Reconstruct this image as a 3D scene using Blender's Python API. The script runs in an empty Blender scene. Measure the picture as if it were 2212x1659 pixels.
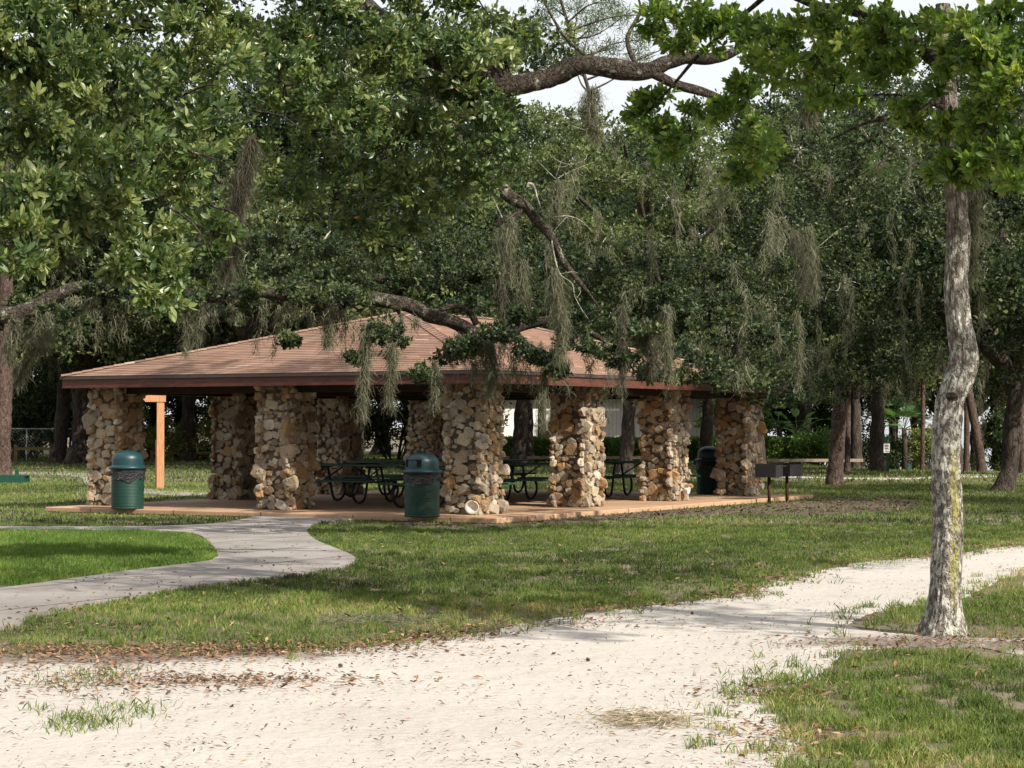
import bpy, bmesh, math, random
import numpy as np
from mathutils import Vector, Matrix, noise as mnoise
from mathutils.geometry import tessellate_polygon
random.seed(7)
RNG = np.random.default_rng(11)
PI = math.pi
S = bpy.context.scene
COL = S.collection
F = 2093.0; PITCH = math.atan((426.7-384)/F); EYE = 1.6
K = 1024/2212.0                                   # overview pixels -> 1024 px
CPP, SPP = math.cos(PITCH), math.sin(PITCH)

# ------------------------------------------------------------------ camera
cd = bpy.data.cameras.new('camera'); cam = bpy.data.objects.new('camera', cd); COL.objects.link(cam)
cd.sensor_width = 36; cd.lens = F*36/1024; cd.clip_end = 3000; cd.clip_start = .05
cam.location = (0, 0, EYE); cam.rotation_euler = (PI/2+PITCH, 0, 0); S.camera = cam

def ray(px, py):
    a = (px-512)/F; b = (384-py)/F
    return a, CPP-b*SPP, SPP+b*CPP
def at(px, py, Z):
    x, y, z = ray(px, py); t = Z/y
    return np.array([x*t, Z, EYE+z*t])
def sst(t): t = np.clip(t, 0, 1); return t*t*(3-2*t)
def gz(x, y):                                      # the lawn dips towards the lake on the right
    return -.8*sst((np.asarray(y, float)-60)/55)*sst((np.asarray(x, float)-9)/12) - .9*sst((np.asarray(y, float)-112)/22)*sst((np.asarray(x, float)-10)/12)
def gp(px, py):
    x, y, z = ray(px, py); t = 5.0
    for i in range(4000):
        if EYE+z*t <= float(gz(x*t, y*t)): break
        t += .05
    return np.array([x*t, y*t, float(gz(x*t, y*t))])
def proj(P):
    P = np.asarray(P, float); dx = P[..., 0]; dy = P[..., 1]; dz = P[..., 2]-EYE
    fw = dy*CPP+dz*SPP; up = -dy*SPP+dz*CPP
    return 512+F*dx/fw, 384-F*up/fw

# ------------------------------------------------------------------ object helpers
def tag(o, label=None, cat=None, group=None, kind=None):
    if label: o['label'] = label
    if cat: o['category'] = cat
    if group: o['group'] = group
    if kind: o['kind'] = kind
    return o
def empty(name, loc=(0, 0, 0), rz=0):
    o = bpy.data.objects.new(name, None); COL.objects.link(o); o.empty_display_size = .2
    o.location = [float(v) for v in loc]; o.rotation_euler = (0, 0, rz); return o
def copy_tree(o, parent=None):
    c = o.copy(); COL.objects.link(c); c.parent = parent
    for ch in list(o.children): copy_tree(ch, c)
    return c
def mesh_np(name, V, Fs, mats, parent=None, tint=None, smooth=False, matidx=None, world=True):
    """V (n,3); Fs: list of (m,k) index arrays; tint: per-face values"""
    if not (isinstance(Fs, list) and isinstance(Fs[0], np.ndarray) and Fs[0].ndim == 2): Fs = [np.array(Fs)]
    Fs = [np.asarray(f, dtype=np.int32) for f in Fs if len(f)]
    V = np.asarray(V, dtype=np.float32)
    me = bpy.data.meshes.new(name)
    nl = sum(f.size for f in Fs); npoly = sum(len(f) for f in Fs)
    me.vertices.add(len(V)); me.vertices.foreach_set('co', V.ravel())
    me.loops.add(nl); me.loops.foreach_set('vertex_index', np.concatenate([f.ravel() for f in Fs]))
    tot = np.concatenate([np.full(len(f), f.shape[1], np.int32) for f in Fs])
    st = np.concatenate([[0], np.cumsum(tot)[:-1]]).astype(np.int32)
    me.polygons.add(npoly); me.polygons.foreach_set('loop_start', st); me.polygons.foreach_set('loop_total', tot)
    if matidx is not None: me.polygons.foreach_set('material_index', np.asarray(matidx, np.int32))
    me.polygons.foreach_set('use_smooth', np.full(npoly, smooth))
    me.update(calc_edges=True)
    if tint is not None:
        a = me.attributes.new('tint', 'FLOAT', 'FACE'); a.data.foreach_set('value', np.asarray(tint, np.float32))
    for m in (mats if isinstance(mats, (list, tuple)) else [mats]): me.materials.append(m)
    o = bpy.data.objects.new(name, me); COL.objects.link(o)
    if parent is not None:
        o.parent = parent
    return o

class MB:
    """collects shapes into one mesh"""
    def __init__(s): s.v = []; s.f = {}; s.t = {}; s.n = 0
    def add(s, V, Fc, tint=.5):
        V = np.asarray(V, float); s.v.append(V)
        for f in Fc:
            s.f.setdefault(len(f), []).append([i+s.n for i in f]); s.t.setdefault(len(f), []).append(tint)
        s.n += len(V); return s
    def addnp(s, V, Fa, tint):
        Fa = np.asarray(Fa)+s.n; s.v.append(np.asarray(V, float)); k = Fa.shape[1]
        s.f.setdefault(k, []).extend(Fa.tolist()); s.t.setdefault(k, []).extend(np.broadcast_to(tint, (len(Fa),)).tolist()); s.n += len(V)
    def box(s, c, d, R=None, tint=.5, bev=0):
        d = np.array(d)/2.0; c = np.array(c, float)
        if bev > 0:
            bm = bmesh.new(); bmesh.ops.create_cube(bm, size=1)
            for v in bm.verts: v.co = Vector((v.co.x*2*d[0], v.co.y*2*d[1], v.co.z*2*d[2]))
            bmesh.ops.bevel(bm, geom=bm.edges[:]+bm.verts[:], offset=bev, segments=2, affect='EDGES', profile=.5)
            V = np.array([v.co[:] for v in bm.verts]); Fc = [[v.index for v in f.verts] for f in bm.faces]; bm.free()
        else:
            V = np.array([[x*d[0], y*d[1], z*d[2]] for x in (-1, 1) for y in (-1, 1) for z in (-1, 1)])
            Fc = [[0, 1, 3, 2], [4, 6, 7, 5], [0, 4, 5, 1], [2, 3, 7, 6], [0, 2, 6, 4], [1, 5, 7, 3]]
        if R is not None: V = V @ np.array(R).T
        return s.add(V+c, Fc, tint)
    def tube(s, pts, r, n=8, cap=True, tint=.5, wob=0, wf=3.0):
        pts = np.asarray(pts, float); m = len(pts); r = np.broadcast_to(r, (m,)).astype(float)
        T = np.gradient(pts, axis=0); T /= np.linalg.norm(T, axis=1)[:, None]+1e-9
        ref = np.array([1., 0, 0]) if abs(T[0][0]) < .8 else np.array([0, 1., 0])
        A = np.zeros_like(pts); a = ref-T[0]*ref.dot(T[0]); a /= np.linalg.norm(a); A[0] = a
        for i in range(1, m):
            a = A[i-1]-T[i]*A[i-1].dot(T[i]); A[i] = a/(np.linalg.norm(a)+1e-9)
        B = np.cross(T, A); th = np.arange(n)*2*PI/n
        cs, sn = np.cos(th), np.sin(th)
        rr = r[:, None]*np.ones((1, n))
        if wob:
            for i in range(m):
                for j in range(n):
                    q = pts[i]*wf; rr[i, j] *= 1+wob*mnoise.noise((q[0]+cs[j]*1.3, q[1]+sn[j]*1.3, q[2]))
        V = pts[:, None, :]+rr[..., None]*(A[:, None, :]*cs[None, :, None]+B[:, None, :]*sn[None, :, None])
        V = V.reshape(-1, 3)
        i = np.arange(m-1)[:, None]*n; j = np.arange(n)[None, :]; j2 = (j+1) % n
        Q = np.stack([i+j, i+j2, i+n+j2, i+n+j], -1).reshape(-1, 4)
        base = s.n; s.addnp(V, Q, tint)
        if cap:
            s.f.setdefault(n, []).append([base+k for k in range(n)][::-1]); s.t.setdefault(n, []).append(tint)
            s.f.setdefault(n, []).append([base+(m-1)*n+k for k in range(n)]); s.t.setdefault(n, []).append(tint)
        return s
    def lathe(s, prof, c=(0, 0, 0), n=32, tint=.5):
        th = np.arange(n)*2*PI/n; c = np.array(c, float); m = len(prof)
        V = np.array([[p[0]*math.cos(t), p[0]*math.sin(t), p[1]] for p in prof for t in th])+c
        i = np.arange(m-1)[:, None]*n; j = np.arange(n)[None, :]; j2 = (j+1) % n
        Q = np.stack([i+j, i+j2, i+n+j2, i+n+j], -1).reshape(-1, 4); s.addnp(V, Q, tint); return s
    def build(s, name, mat, parent=None, smooth=False, xf=None):
        V = np.concatenate(s.v)
        if xf is not None: V = xf(V)
        Fs = [np.array(s.f[k]) for k in s.f]; T = np.concatenate([np.array(s.t[k], float) for k in s.f])
        return mesh_np(name, V, Fs, mat, parent, tint=T, smooth=smooth)

def spline(P, n=8):
    P = np.asarray(P, float); Q = np.vstack([2*P[0]-P[1], P, 2*P[-1]-P[-2]]); out = []
    for i in range(1, len(Q)-2):
        for k in range(n):
            t = k/n; a, b, c, d = Q[i-1], Q[i], Q[i+1], Q[i+2]
            out.append(.5*((2*b)+(c-a)*t+(2*a-5*b+4*c-d)*t*t+(3*b-a-3*c+d)*t**3))
    out.append(P[-1]); return np.array(out)
def jitter(P, amp, f=2.0, seed=0):
    P = np.array(P, float)
    for p in P:
        v = mnoise.noise_vector((p[0]*f+seed, p[1]*f, p[2]*f)); p[:3] += np.array(v[:])*amp
    return P

# ------------------------------------------------------------------ materials
class NT:
    def __init__(s, name):
        m = bpy.data.materials.new(name); m.use_nodes = True; s.m = m; s.t = m.node_tree; s.t.nodes.clear()
        s.out = s.n('ShaderNodeOutputMaterial'); s.b = s.n('ShaderNodeBsdfPrincipled'); s.l(s.b.outputs[0], s.out.inputs[0])
        s.tc = s.n('ShaderNodeTexCoord')
    def n(s, t, **k):
        x = s.t.nodes.new(t)
        for a, b in k.items(): setattr(x, a, b)
        return x
    def l(s, a, b): s.t.links.new(a, b)
    def noise(s, scale, detail=4, rough=.6, vec=None, dim='3D'):
        x = s.n('ShaderNodeTexNoise'); x.inputs['Scale'].default_value = scale; x.inputs['Detail'].default_value = detail; x.inputs['Roughness'].default_value = rough
        s.l(vec if vec is not None else s.tc.outputs['Object'], x.inputs['Vector']); return x.outputs['Fac']
    def mapv(s, sc, src='Object'):
        x = s.n('ShaderNodeMapping'); x.inputs['Scale'].default_value = sc; s.l(s.tc.outputs[src], x.inputs['Vector']); return x.outputs[0]
    def ramp(s, fac, stops, mode='LINEAR'):
        x = s.n('ShaderNodeValToRGB'); cr = x.color_ramp; cr.interpolation = mode
        while len(cr.elements) < len(stops): cr.elements.new(.5)
        for e, (p, c) in zip(cr.elements, stops):
            e.position = p; e.color = (c[0], c[1], c[2], 1) if hasattr(c, '__len__') else (c, c, c, 1)
        s.l(fac, x.inputs[0]); return x.outputs[0]
    def mix(s, fac, a, b, mode='MIX'):
        x = s.n('ShaderNodeMix', data_type='RGBA', blend_type=mode)
        if hasattr(fac, 'is_linked') or hasattr(fac, 'node'): s.l(fac, x.inputs[0])
        else: x.inputs[0].default_value = fac
        for v, i in ((a, 6), (b, 7)):
            if hasattr(v, 'node'): s.l(v, x.inputs[i])
            else: x.inputs[i].default_value = (*v, 1)
        return x.outputs[2]
    def math(s, op, a, b=0.0):
        x = s.n('ShaderNodeMath', operation=op)
        for v, i in ((a, 0), (b, 1)):
            if hasattr(v, 'node'): s.l(v, x.inputs[i])
            else: x.inputs[i].default_value = v
        return x.outputs[0]
    def attr(s, name): x = s.n('ShaderNodeAttribute'); x.attribute_name = name; return x.outputs['Fac']
    def col(s, c):
        if hasattr(c, 'node'): s.l(c, s.b.inputs['Base Color'])
        else: s.b.inputs['Base Color'].default_value = (*c, 1)
        return s
    def set(s, rough=.8, spec=.3, metal=0):
        s.b.inputs['Roughness'].default_value = rough; s.b.inputs['Specular IOR Level'].default_value = spec; s.b.inputs['Metallic'].default_value = metal; return s
    def bump(s, h, strength=.5, dist=.02):
        x = s.n('ShaderNodeBump'); x.inputs['Strength'].default_value = strength; x.inputs['Distance'].default_value = dist
        s.l(h, x.inputs['Height']); s.l(x.outputs[0], s.b.inputs['Normal']); return s
    def transl(s, col, f):
        tr = s.n('ShaderNodeBsdfTranslucent'); mx = s.n('ShaderNodeMixShader'); mx.inputs[0].default_value = f
        if hasattr(col, 'node'): s.l(col, tr.inputs[0])
        else: tr.inputs[0].default_value = (*col, 1)
        s.l(s.b.outputs[0], mx.inputs[1]); s.l(tr.outputs[0], mx.inputs[2]); s.l(mx.outputs[0], s.out.inputs[0]); return s

def leaf_mat(name, stops, f=.3, rough=.42, spec=.45, tgain=(1.5, 1.6, .7)):
    t = NT(name); c = t.ramp(t.attr('tint'), stops); t.col(c).set(rough, spec)
    t.transl(t.mix(1.0, c, tgain, 'MULTIPLY'), f); return t.m
def plain(name, c, rough=.6, spec=.4, metal=0, var=.25, ns=6, bs=0):
    t = NT(name); nz = t.noise(ns, 5, .65)
    t.col(t.ramp(nz, [(.25, [v*(1-var) for v in c]), (.75, [min(1, v*(1+var)) for v in c])])).set(rough, spec, metal)
    if bs: t.bump(t.noise(ns*6, 4), bs, .01)
    return t.m
M = {}
M['leaf_near'] = leaf_mat('leaf_near', [(0, (.024, .05, .018)), (.38, (.065, .112, .036)), (.7, (.14, .19, .06)), (.965, (.25, .28, .11)), (.985, (.30, .13, .04)), (1, (.36, .2, .07))], .30, .36, .55)
M['leaf_bright'] = leaf_mat('leaf_bright', [(0, (.04, .08, .018)), (.5, (.095, .165, .035)), (.9, (.18, .25, .06)), (1, (.28, .29, .08))], .5, .4, .45)
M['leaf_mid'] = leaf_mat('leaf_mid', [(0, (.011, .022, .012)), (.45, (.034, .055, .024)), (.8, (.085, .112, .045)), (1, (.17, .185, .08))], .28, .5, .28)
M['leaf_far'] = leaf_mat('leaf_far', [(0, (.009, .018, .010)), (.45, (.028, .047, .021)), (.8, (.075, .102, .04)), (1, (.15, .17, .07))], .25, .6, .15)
M['leaf_hedge'] = leaf_mat('leaf_hedge', [(0, (.04, .09, .02)), (.6, (.10, .19, .045)), (1, (.20, .32, .09))], .3, .4, .5)
M['leaf_gold'] = leaf_mat('leaf_gold', [(0, (.05, .07, .02)), (.5, (.14, .17, .05)), (1, (.35, .33, .12))], .3, .5, .3)
M['leaf_painted_sun'] = leaf_mat('leaf_painted_sun', [(0, (.03, .05, .024)), (.45, (.085, .118, .05)), (.8, (.16, .20, .085)), (1, (.26, .29, .14))], .4, .5, .3)  # sunlight on one crown painted in as a lighter leaf colour
M['needle'] = leaf_mat('needle', [(0, (.03, .06, .02)), (1, (.12, .16, .06))], .35, .5, .3)
M['moss'] = leaf_mat('moss', [(0, (.085, .09, .062)), (.5, (.165, .168, .115)), (1, (.28, .278, .20))], .4, .9, .1, (1.1, 1.1, .8))
M['moss_brown'] = leaf_mat('moss_brown', [(0, (.06, .056, .042)), (.5, (.115, .108, .08)), (1, (.18, .17, .13))], .4, .9, .1, (1.1, 1.1, .8))
M['grass'] = leaf_mat('grass', [(0, (.035, .045, .016)), (.3, (.075, .115, .028)), (.58, (.135, .19, .045)), (.84, (.22, .25, .075)), (1, (.44, .35, .20))], .35, .5, .3, (1.4, 1.5, .7))
M['grass_lush'] = leaf_mat('grass_lush', [(0, (.05, .095, .016)), (.5, (.105, .18, .036)), (.9, (.18, .26, .058)), (1, (.30, .34, .09))], .38, .45, .35, (1.4, 1.5, .7))
M['litter'] = leaf_mat('litter', [(0, (.05, .035, .028)), (.4, (.13, .08, .05)), (.75, (.25, .14, .08)), (1, (.42, .3, .2))], .15, .7, .2, (1.1, 1, .9))

def bark(name, c1, c2, c3, lich=None, lth=.6, sc=(9, 9, 2.2), ls=7, bs=.9, stain=False):
    t = NT(name); v = t.mapv(sc); n1 = t.noise(2.2, 7, .72, v); n2 = t.noise(1.3, 3, .5)
    c = t.ramp(n1, [(.3, c1), (.5, c2), (.7, c3)])
    c = t.mix(.35, c, t.ramp(n2, [(.3, [x*.55 for x in c2]), (.7, c3)]))
    fz = t.math('ABSOLUTE', t.math('SUBTRACT', t.noise(1.5, 3, .55, v), .5)); c = t.mix(t.ramp(fz, [(.0, .55 if stain else .8), (.045, 0)]), c, [x*.45 for x in c1])
    if lich:
        v2 = t.mapv((1, 1, .62 if stain else .7)); ln = t.noise(ls, 6, .7, v2); m = t.ramp(ln, [(lth, 0), (lth+.07, 1)])
        l2 = t.ramp(n1, [(.38, .25), (.52, 1)]); m = t.mix(1.0, m, l2, 'MULTIPLY')
        if stain:      # the lichen thins out up the stem, leaving browner bark
            sz = t.n('ShaderNodeSeparateXYZ'); t.l(t.tc.outputs['Object'], sz.inputs[0]); hz = t.math('ADD', t.math('DIVIDE', sz.outputs[2], 6.0), t.math('MULTIPLY', n2, .25)); hm = t.ramp(hz, [(.56, 1), (.68, .2)]); m = t.mix(1.0, m, hm, 'MULTIPLY'); c = t.mix(hm, t.mix(.5, c, (.10, .066, .05)), c)
        c = t.mix(m, c, lich)
    if stain:
        s1 = t.mix(1.0, t.ramp(t.attr('stain'), [(.1, 0), (.7, .85)]), t.ramp(n1, [(.4, .0), (.56, 1)]), 'MULTIPLY')
        c = t.mix(s1, c, (.34, .31, .07))
    t.col(c).set(.9, .15).bump(t.math('ADD', n1, t.math('MULTIPLY', t.ramp(fz, [(0, 0), (.07, 1)]), .5)), bs, .03); return t.m
M['bark_oak'] = bark('bark_oak', (.035, .028, .024), (.09, .075, .062), (.18, .155, .135), (.36, .36, .31), .60)
M['bark_near'] = bark('bark_near', (.07, .058, .05), (.175, .148, .128), (.31, .285, .25), (.52, .52, .46), .475, (15, 15, 6.0), 24, .9, True)
M['bark_limb'] = bark('bark_limb', (.012, .009, .007), (.045, .034, .027), (.13, .108, .085), (.27, .27, .21), .57, (11, 11, 11), 9, 1)
M['bark_dead'] = bark('bark_dead', (.16, .15, .11), (.33, .32, .25), (.48, .47, .38))
M['bark_pine'] = bark('bark_pine', (.03, .018, .014), (.075, .052, .042), (.14, .10, .082), (.3, .27, .23), .68, (6, 6, 3))
M['bark_far'] = bark('bark_far', (.022, .017, .014), (.055, .044, .036), (.10, .083, .07), (.18, .18, .14), .68, (5, 5, 1.5))

# ground materials
DIRT = []
for x_, y_, rx_, ry_, am_ in ((-60, 1418, 1.5, .75, .8), (150, 1420, 1.5, .7, .75), (380, 1420, 1.2, .5, .6), (560, 1414, .8, .3, .5), (2040, 1390, .95, .8, .8), (1900, 1392, .9, .4, .6), (2250, 1400, 1.0, .55, .8)):
    g_ = gp(x_*K, y_*K); DIRT.append((g_[0], g_[1], rx_, ry_, am_))
t = NT('lawn_soil'); n1 = t.noise(.35, 5, .6); n2 = t.noise(9, 5, .7); n3 = t.noise(45, 3, .6)
c = t.ramp(n1, [(.35, (.115, .10, .065)), (.5, (.14, .118, .082)), (.66, (.22, .18, .135))])
c = t.mix(t.ramp(n2, [(.4, 0), (.65, .75)]), c, (.10, .092, .052)); c = t.mix(t.ramp(n3, [(.5, 0), (.72, .5)]), c, (.24, .19, .14))
t.col(c).set(.95, .1).bump(n2, .6, .04); M['lawn'] = t.m
t = NT('sand'); n1 = t.noise(.5, 5, .6); n2 = t.noise(14, 6, .7); n3 = t.noise(120, 3, .6); n5 = t.noise(1.7, 7, .72)
c = t.ramp(n1, [(.3, (.385, .355, .325)), (.7, (.455, .425, .39))])
c = t.mix(t.ramp(n2, [(.55, 0), (.78, .45)]), c, (.34, .29, .245)); c = t.mix(t.ramp(n3, [(.62, 0), (.75, .5)]), c, (.27, .22, .185))
for cx_, cy_, rx_, ry_, amt in DIRT:      # trodden earth showing through the sand
    mp = t.n('ShaderNodeMapping'); mp.vector_type = 'TEXTURE'; mp.inputs['Location'].default_value = (cx_, cy_, 0); mp.inputs['Scale'].default_value = (rx_, ry_, 1); t.l(t.tc.outputs['Object'], mp.inputs['Vector'])
    ln = t.n('ShaderNodeVectorMath', operation='LENGTH'); t.l(mp.outputs[0], ln.inputs[0])
    f_ = t.math('SUBTRACT', t.math('ADD', t.math('MULTIPLY', n5, 2.2), -.15), ln.outputs['Value'])
    c = t.mix(t.ramp(f_, [(.0, 0), (.55, amt)]), c, t.ramp(n2, [(.35, (.21, .175, .15)), (.65, (.12, .09, .068))]))
n4 = t.noise(3.2, 4, .6); t.col(c).set(.95, .1).bump(t.math('ADD', n2, t.math('MULTIPLY', n4, 2.6)), .45, .03); M['sand'] = t.m
t = NT('bare_earth'); n1 = t.noise(1.1, 5, .65); n2 = t.noise(18, 6, .7)
c = t.ramp(n1, [(.3, (.10, .078, .062)), (.7, (.17, .135, .11))]); c = t.mix(t.ramp(n2, [(.45, 0), (.7, .7)]), c, (.06, .043, .032))
t.col(c).set(.95, .1).bump(n2, .7, .03); M['earth'] = t.m
def joints(t, c, sx, sy, rot, col, src='Object', wdt=.012):
    mp = t.n('ShaderNodeMapping'); mp.inputs['Rotation'].default_value = (0, 0, rot); t.l(t.tc.outputs[src], mp.inputs['Vector']); sp_ = t.n('ShaderNodeSeparateXYZ'); t.l(mp.outputs[0], sp_.inputs[0])
    m_ = None
    for ax, st in ((0, sx), (1, sy)):
        if not st: continue
        f_ = t.math('ABSOLUTE', t.math('SUBTRACT', t.math('FRACT', t.math('ADD', t.math('DIVIDE', sp_.outputs[ax], st), 50.0)), .5)); g_ = t.math('GREATER_THAN', f_, .5-wdt/st); m_ = g_ if m_ is None else t.math('MAXIMUM', m_, g_)
    return t.mix(m_, c, col)
t = NT('concrete'); n1 = t.noise(.9, 6, .65); n2 = t.noise(60, 4, .7); n3 = t.noise(3.5, 6, .75)
c = t.ramp(n1, [(.3, (.17, .152, .14)), (.55, (.26, .238, .222)), (.75, (.31, .287, .265))]); c = t.mix(t.ramp(n2, [(.5, 0), (.8, .35)]), c, (.16, .14, .125)); c = t.mix(t.ramp(n3, [(.55, 0), (.7, .5)]), c, (.15, .125, .11))
c = joints(t, c, 1.55, 0, .5, (.05, .042, .036), 'Object', .018)
t.col(c).set(.85, .2).bump(n2, .25, .005); M['concrete'] = t.m
t = NT('slab'); n1 = t.noise(.8, 6, .65); n2 = t.noise(25, 4, .7); n3 = t.noise(3, 6, .75)
c = t.ramp(n1, [(.3, (.33, .205, .125)), (.7, (.46, .30, .19))]); c = t.mix(t.ramp(n2, [(.45, 0), (.8, .5)]), c, (.25, .16, .11)); c = t.mix(t.ramp(n3, [(.52, 0), (.7, .6)]), c, (.20, .14, .10))
c = joints(t, c, 1.875, 1.95, 0, (.10, .07, .05))
t.col(c).set(.75, .25).bump(n2, .2, .005); M['slab'] = t.m
t = NT('slab_edge'); c = t.ramp(t.noise(7, 5), [(.3, (.06, .035, .025)), (.7, (.16, .10, .07))]); t.col(c).set(.9, .1); M['slab_edge'] = t.m
# masonry
t = NT('stone'); tn = t.attr('tint'); n1 = t.noise(11, 6, .72); n2 = t.noise(38, 4, .65)
c = t.ramp(tn, [(0, (.13, .11, .092)), (.2, (.30, .255, .195)), (.4, (.46, .38, .265)), (.55, (.23, .155, .09)), (.68, (.36, .21, .085)), (.8, (.16, .095, .055)), (1, (.58, .53, .44))])
c = t.mix(t.ramp(n1, [(.46, 0), (.66, .6)]), c, (.20, .145, .095)); c = t.mix(t.ramp(n2, [(.5, 0), (.7, .5)]), c, (.46, .41, .33))
t.col(c).set(.9, .2).bump(t.math('ADD', n1, t.math('MULTIPLY', n2, .6)), 1.0, .03); M['stone'] = t.m
M['mortar'] = plain('mortar', (.10, .08, .06), .95, .1, 0, .4, 9, .5)
t = NT('shingle'); tn = t.attr('tint'); n1 = t.noise(1.2, 4); n2 = t.noise(55, 3)
c = t.ramp(tn, [(0, (.11, .068, .054)), (.35, (.20, .12, .084)), (.7, (.26, .16, .113)), (1, (.38, .26, .20))])
c = t.mix(t.ramp(n1, [(.4, 0), (.7, .35)]), c, (.25, .17, .14)); c = t.mix(t.ramp(n2, [(.5, 0), (.75, .3)]), c, (.12, .08, .065))
t.col(c).set(.9, .15).bump(n2, .3, .004); M['shingle'] = t.m
t = NT('red_wood'); n = t.noise(3, 6, .7, t.mapv((1.2, 1.2, 9))); t.col(t.ramp(n, [(.3, (.05, .018, .012)), (.6, (.11, .036, .024)), (.8, (.17, .08, .055))])).set(.55, .35); M['red_wood'] = t.m
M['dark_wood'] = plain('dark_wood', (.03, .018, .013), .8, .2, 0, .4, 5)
M['drip'] = plain('drip', (.075, .055, .05), .45, .5, .3)
M['orange_wood'] = (lambda t: (t.col(t.ramp(t.noise(4, 8, .75, t.mapv((9, 9, .8))), [(.3, (.26, .12, .06)), (.48, (.42, .21, .105)), (.7, (.52, .30, .165))])).set(.8, .15), t.m)[1])(NT('orange_wood'))
M['grey_wood'] = plain('grey_wood', (.28, .22, .16), .9, .1, 0, .4, 8)
M['yellow_wood'] = plain('yellow_wood', (.22, .16, .06), .9, .1, 0, .4, 8)
t = NT('green_drum'); n = t.noise(7, 6, .7); n2 = t.noise(26, 4, .7)
c = t.ramp(n, [(.3, (.003, .026, .017)), (.7, (.006, .043, .03))]); c = t.mix(t.ramp(n2, [(.66, 0), (.74, .55)]), c, (.16, .19, .17)); t.col(c).set(.55, .4).bump(n2, .15, .01); M['drum'] = t.m
t = NT('green_lid'); n = t.noise(4, 5, .65); c = t.ramp(n, [(.3, (.005, .028, .033)), (.7, (.010, .045, .052))]); n2 = t.noise(22, 5, .7); c = t.mix(t.ramp(n2, [(.6, 0), (.75, .35)]), c, (.08, .11, .11)); t.col(c).set(.42, .45); M['lid'] = t.m
t = NT('bin_bag'); n = t.noise(16, 4, .6, t.mapv((1, 1, 2.5))); t.col((.012, .012, .016)).set(.28, .6).bump(n, 1.0, .06); M['bag'] = t.m
M['black_hole'] = plain('black_hole', (.008, .008, .008), .9, .1)
M['black_iron'] = plain('black_iron', (.017, .015, .016), .55, .4, .3, .4, 20)
M['rust_iron'] = plain('rust_iron', (.05, .025, .018), .8, .2, .2, .4, 12)
M['table_green'] = plain('table_green', (.012, .07, .05), .4, .5, 0, .3, 10)
M['bench_green'] = plain('bench_green', (.006, .05, .032), .5, .4, 0, .3, 10)
M['white_paint'] = plain('white_paint', (.72, .71, .68), .5, .4, 0, .08, 4)
M['lamp_white'] = plain('lamp_white', (.62, .60, .53), .4, .5, 0, .15, 12)
t = NT('white_siding'); w = t.n('ShaderNodeTexWave', wave_type='BANDS', bands_direction='X'); w.inputs['Scale'].default_value = 1.6; t.l(t.tc.outputs['Object'], w.inputs['Vector'])
t.col(t.ramp(w.outputs['Fac'], [(.0, (.55, .54, .50)), (.12, (.80, .79, .74))])).set(.6, .3); M['siding'] = t.m
M['roof_grey'] = plain('roof_grey', (.2, .2, .2), .8)
M['wire'] = plain('wire', (.28, .3, .29), .5, .5, .6)
M['palm_leaf'] = leaf_mat('palm_leaf', [(0, (.05, .12, .04)), (1, (.14, .26, .09))], .3, .4, .5)
M['tan_moss'] = leaf_mat('tan_moss', [(0, (.20, .16, .11)), (1, (.46, .40, .29))], .2, .9, .1, (1, 1, 1))
M['dark_text'] = plain('dark_text', (.03, .03, .05), .6)
t = NT('lake_water'); t.col((.03, .05, .06)).set(.08, .6).bump(t.noise(3, 3), .2, .05); M['water'] = t.m
# ------------------------------------------------------------------ ground
def pts_px(lst): return [gp(x*K, y*K) for x, y in lst]
def rough_outline(P, step=.06, amp=.08, fr=(1.3, 5.0), seed=0, skip=None):
    out = []
    n = len(P)
    for i in range(n):
        a, b = np.array(P[i][:2]), np.array(P[(i+1) % n][:2]); L = np.linalg.norm(b-a); k = max(1, int(L/step))
        k = min(k, 400)
        for j in range(k):
            out.append(a+(b-a)*j/k)
    out = np.array(out); res = out.copy()
    for i, p in enumerate(out):
        for f, w in zip(fr, (1, .45)):
            v = mnoise.noise_vector((p[0]*f+seed, p[1]*f, seed*1.7)); res[i] += np.array(v[:2])*amp*w*1.6
    return res
def sheet(name, outline, z, mat):
    vs = [Vector((p[0], p[1], 0)) for p in outline]; tris = tessellate_polygon([vs])
    V = np.array([[p[0], p[1], float(gz(p[0], p[1]))+z] for p in outline])
    T = []
    for a, b, c in tris:
        A, B, C = vs[a], vs[b], vs[c]
        if (B-A).cross(C-A).z < 0: b, c = c, b
        T.append((a, b, c))
    n_ = len(V); W_ = V.copy(); W_[:, 2] -= z+.02; i_ = np.arange(n_); j_ = (i_+1) % n_
    return mesh_np(name, np.vstack([V, W_]), [np.array(T), np.stack([i_, i_+n_, j_+n_, j_], -1)], mat)
def inpoly(x, y, poly):
    r = np.zeros(x.shape, bool); n = len(poly); j = n-1
    for i in range(n):
        xi, yi = poly[i]; xj, yj = poly[j]
        if yi != yj:
            c = ((yi > y) != (yj > y)) & (x < (xj-xi)*(y-yi)/(yj-yi)+xi); r ^= c
        j = i
    return r
# ground grid reaching the horizon
xs = np.concatenate([[-1500, -600, -250, -120], np.arange(-60, 60.1, 2.0), [120, 250, 600, 1500]])
ys = np.concatenate([[-1500, -300, -60, -20], np.arange(0, 150.1, 2.0), [180, 250, 400, 800, 2500]])
X, Y = np.meshgrid(xs, ys, indexing='ij'); V = np.stack([X, Y, gz(X, Y)], -1).reshape(-1, 3)
i = np.arange(len(xs)-1)[:, None]*len(ys); j = np.arange(len(ys)-1)[None, :]
Q = np.stack([i+j, i+len(ys)+j, i+len(ys)+j+1, i+j+1], -1).reshape(-1, 4)
tag(mesh_np('ground', V, Q, M['lawn'], smooth=True), 'patchy park lawn of thin grass and brown soil', 'ground', kind='structure')

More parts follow.
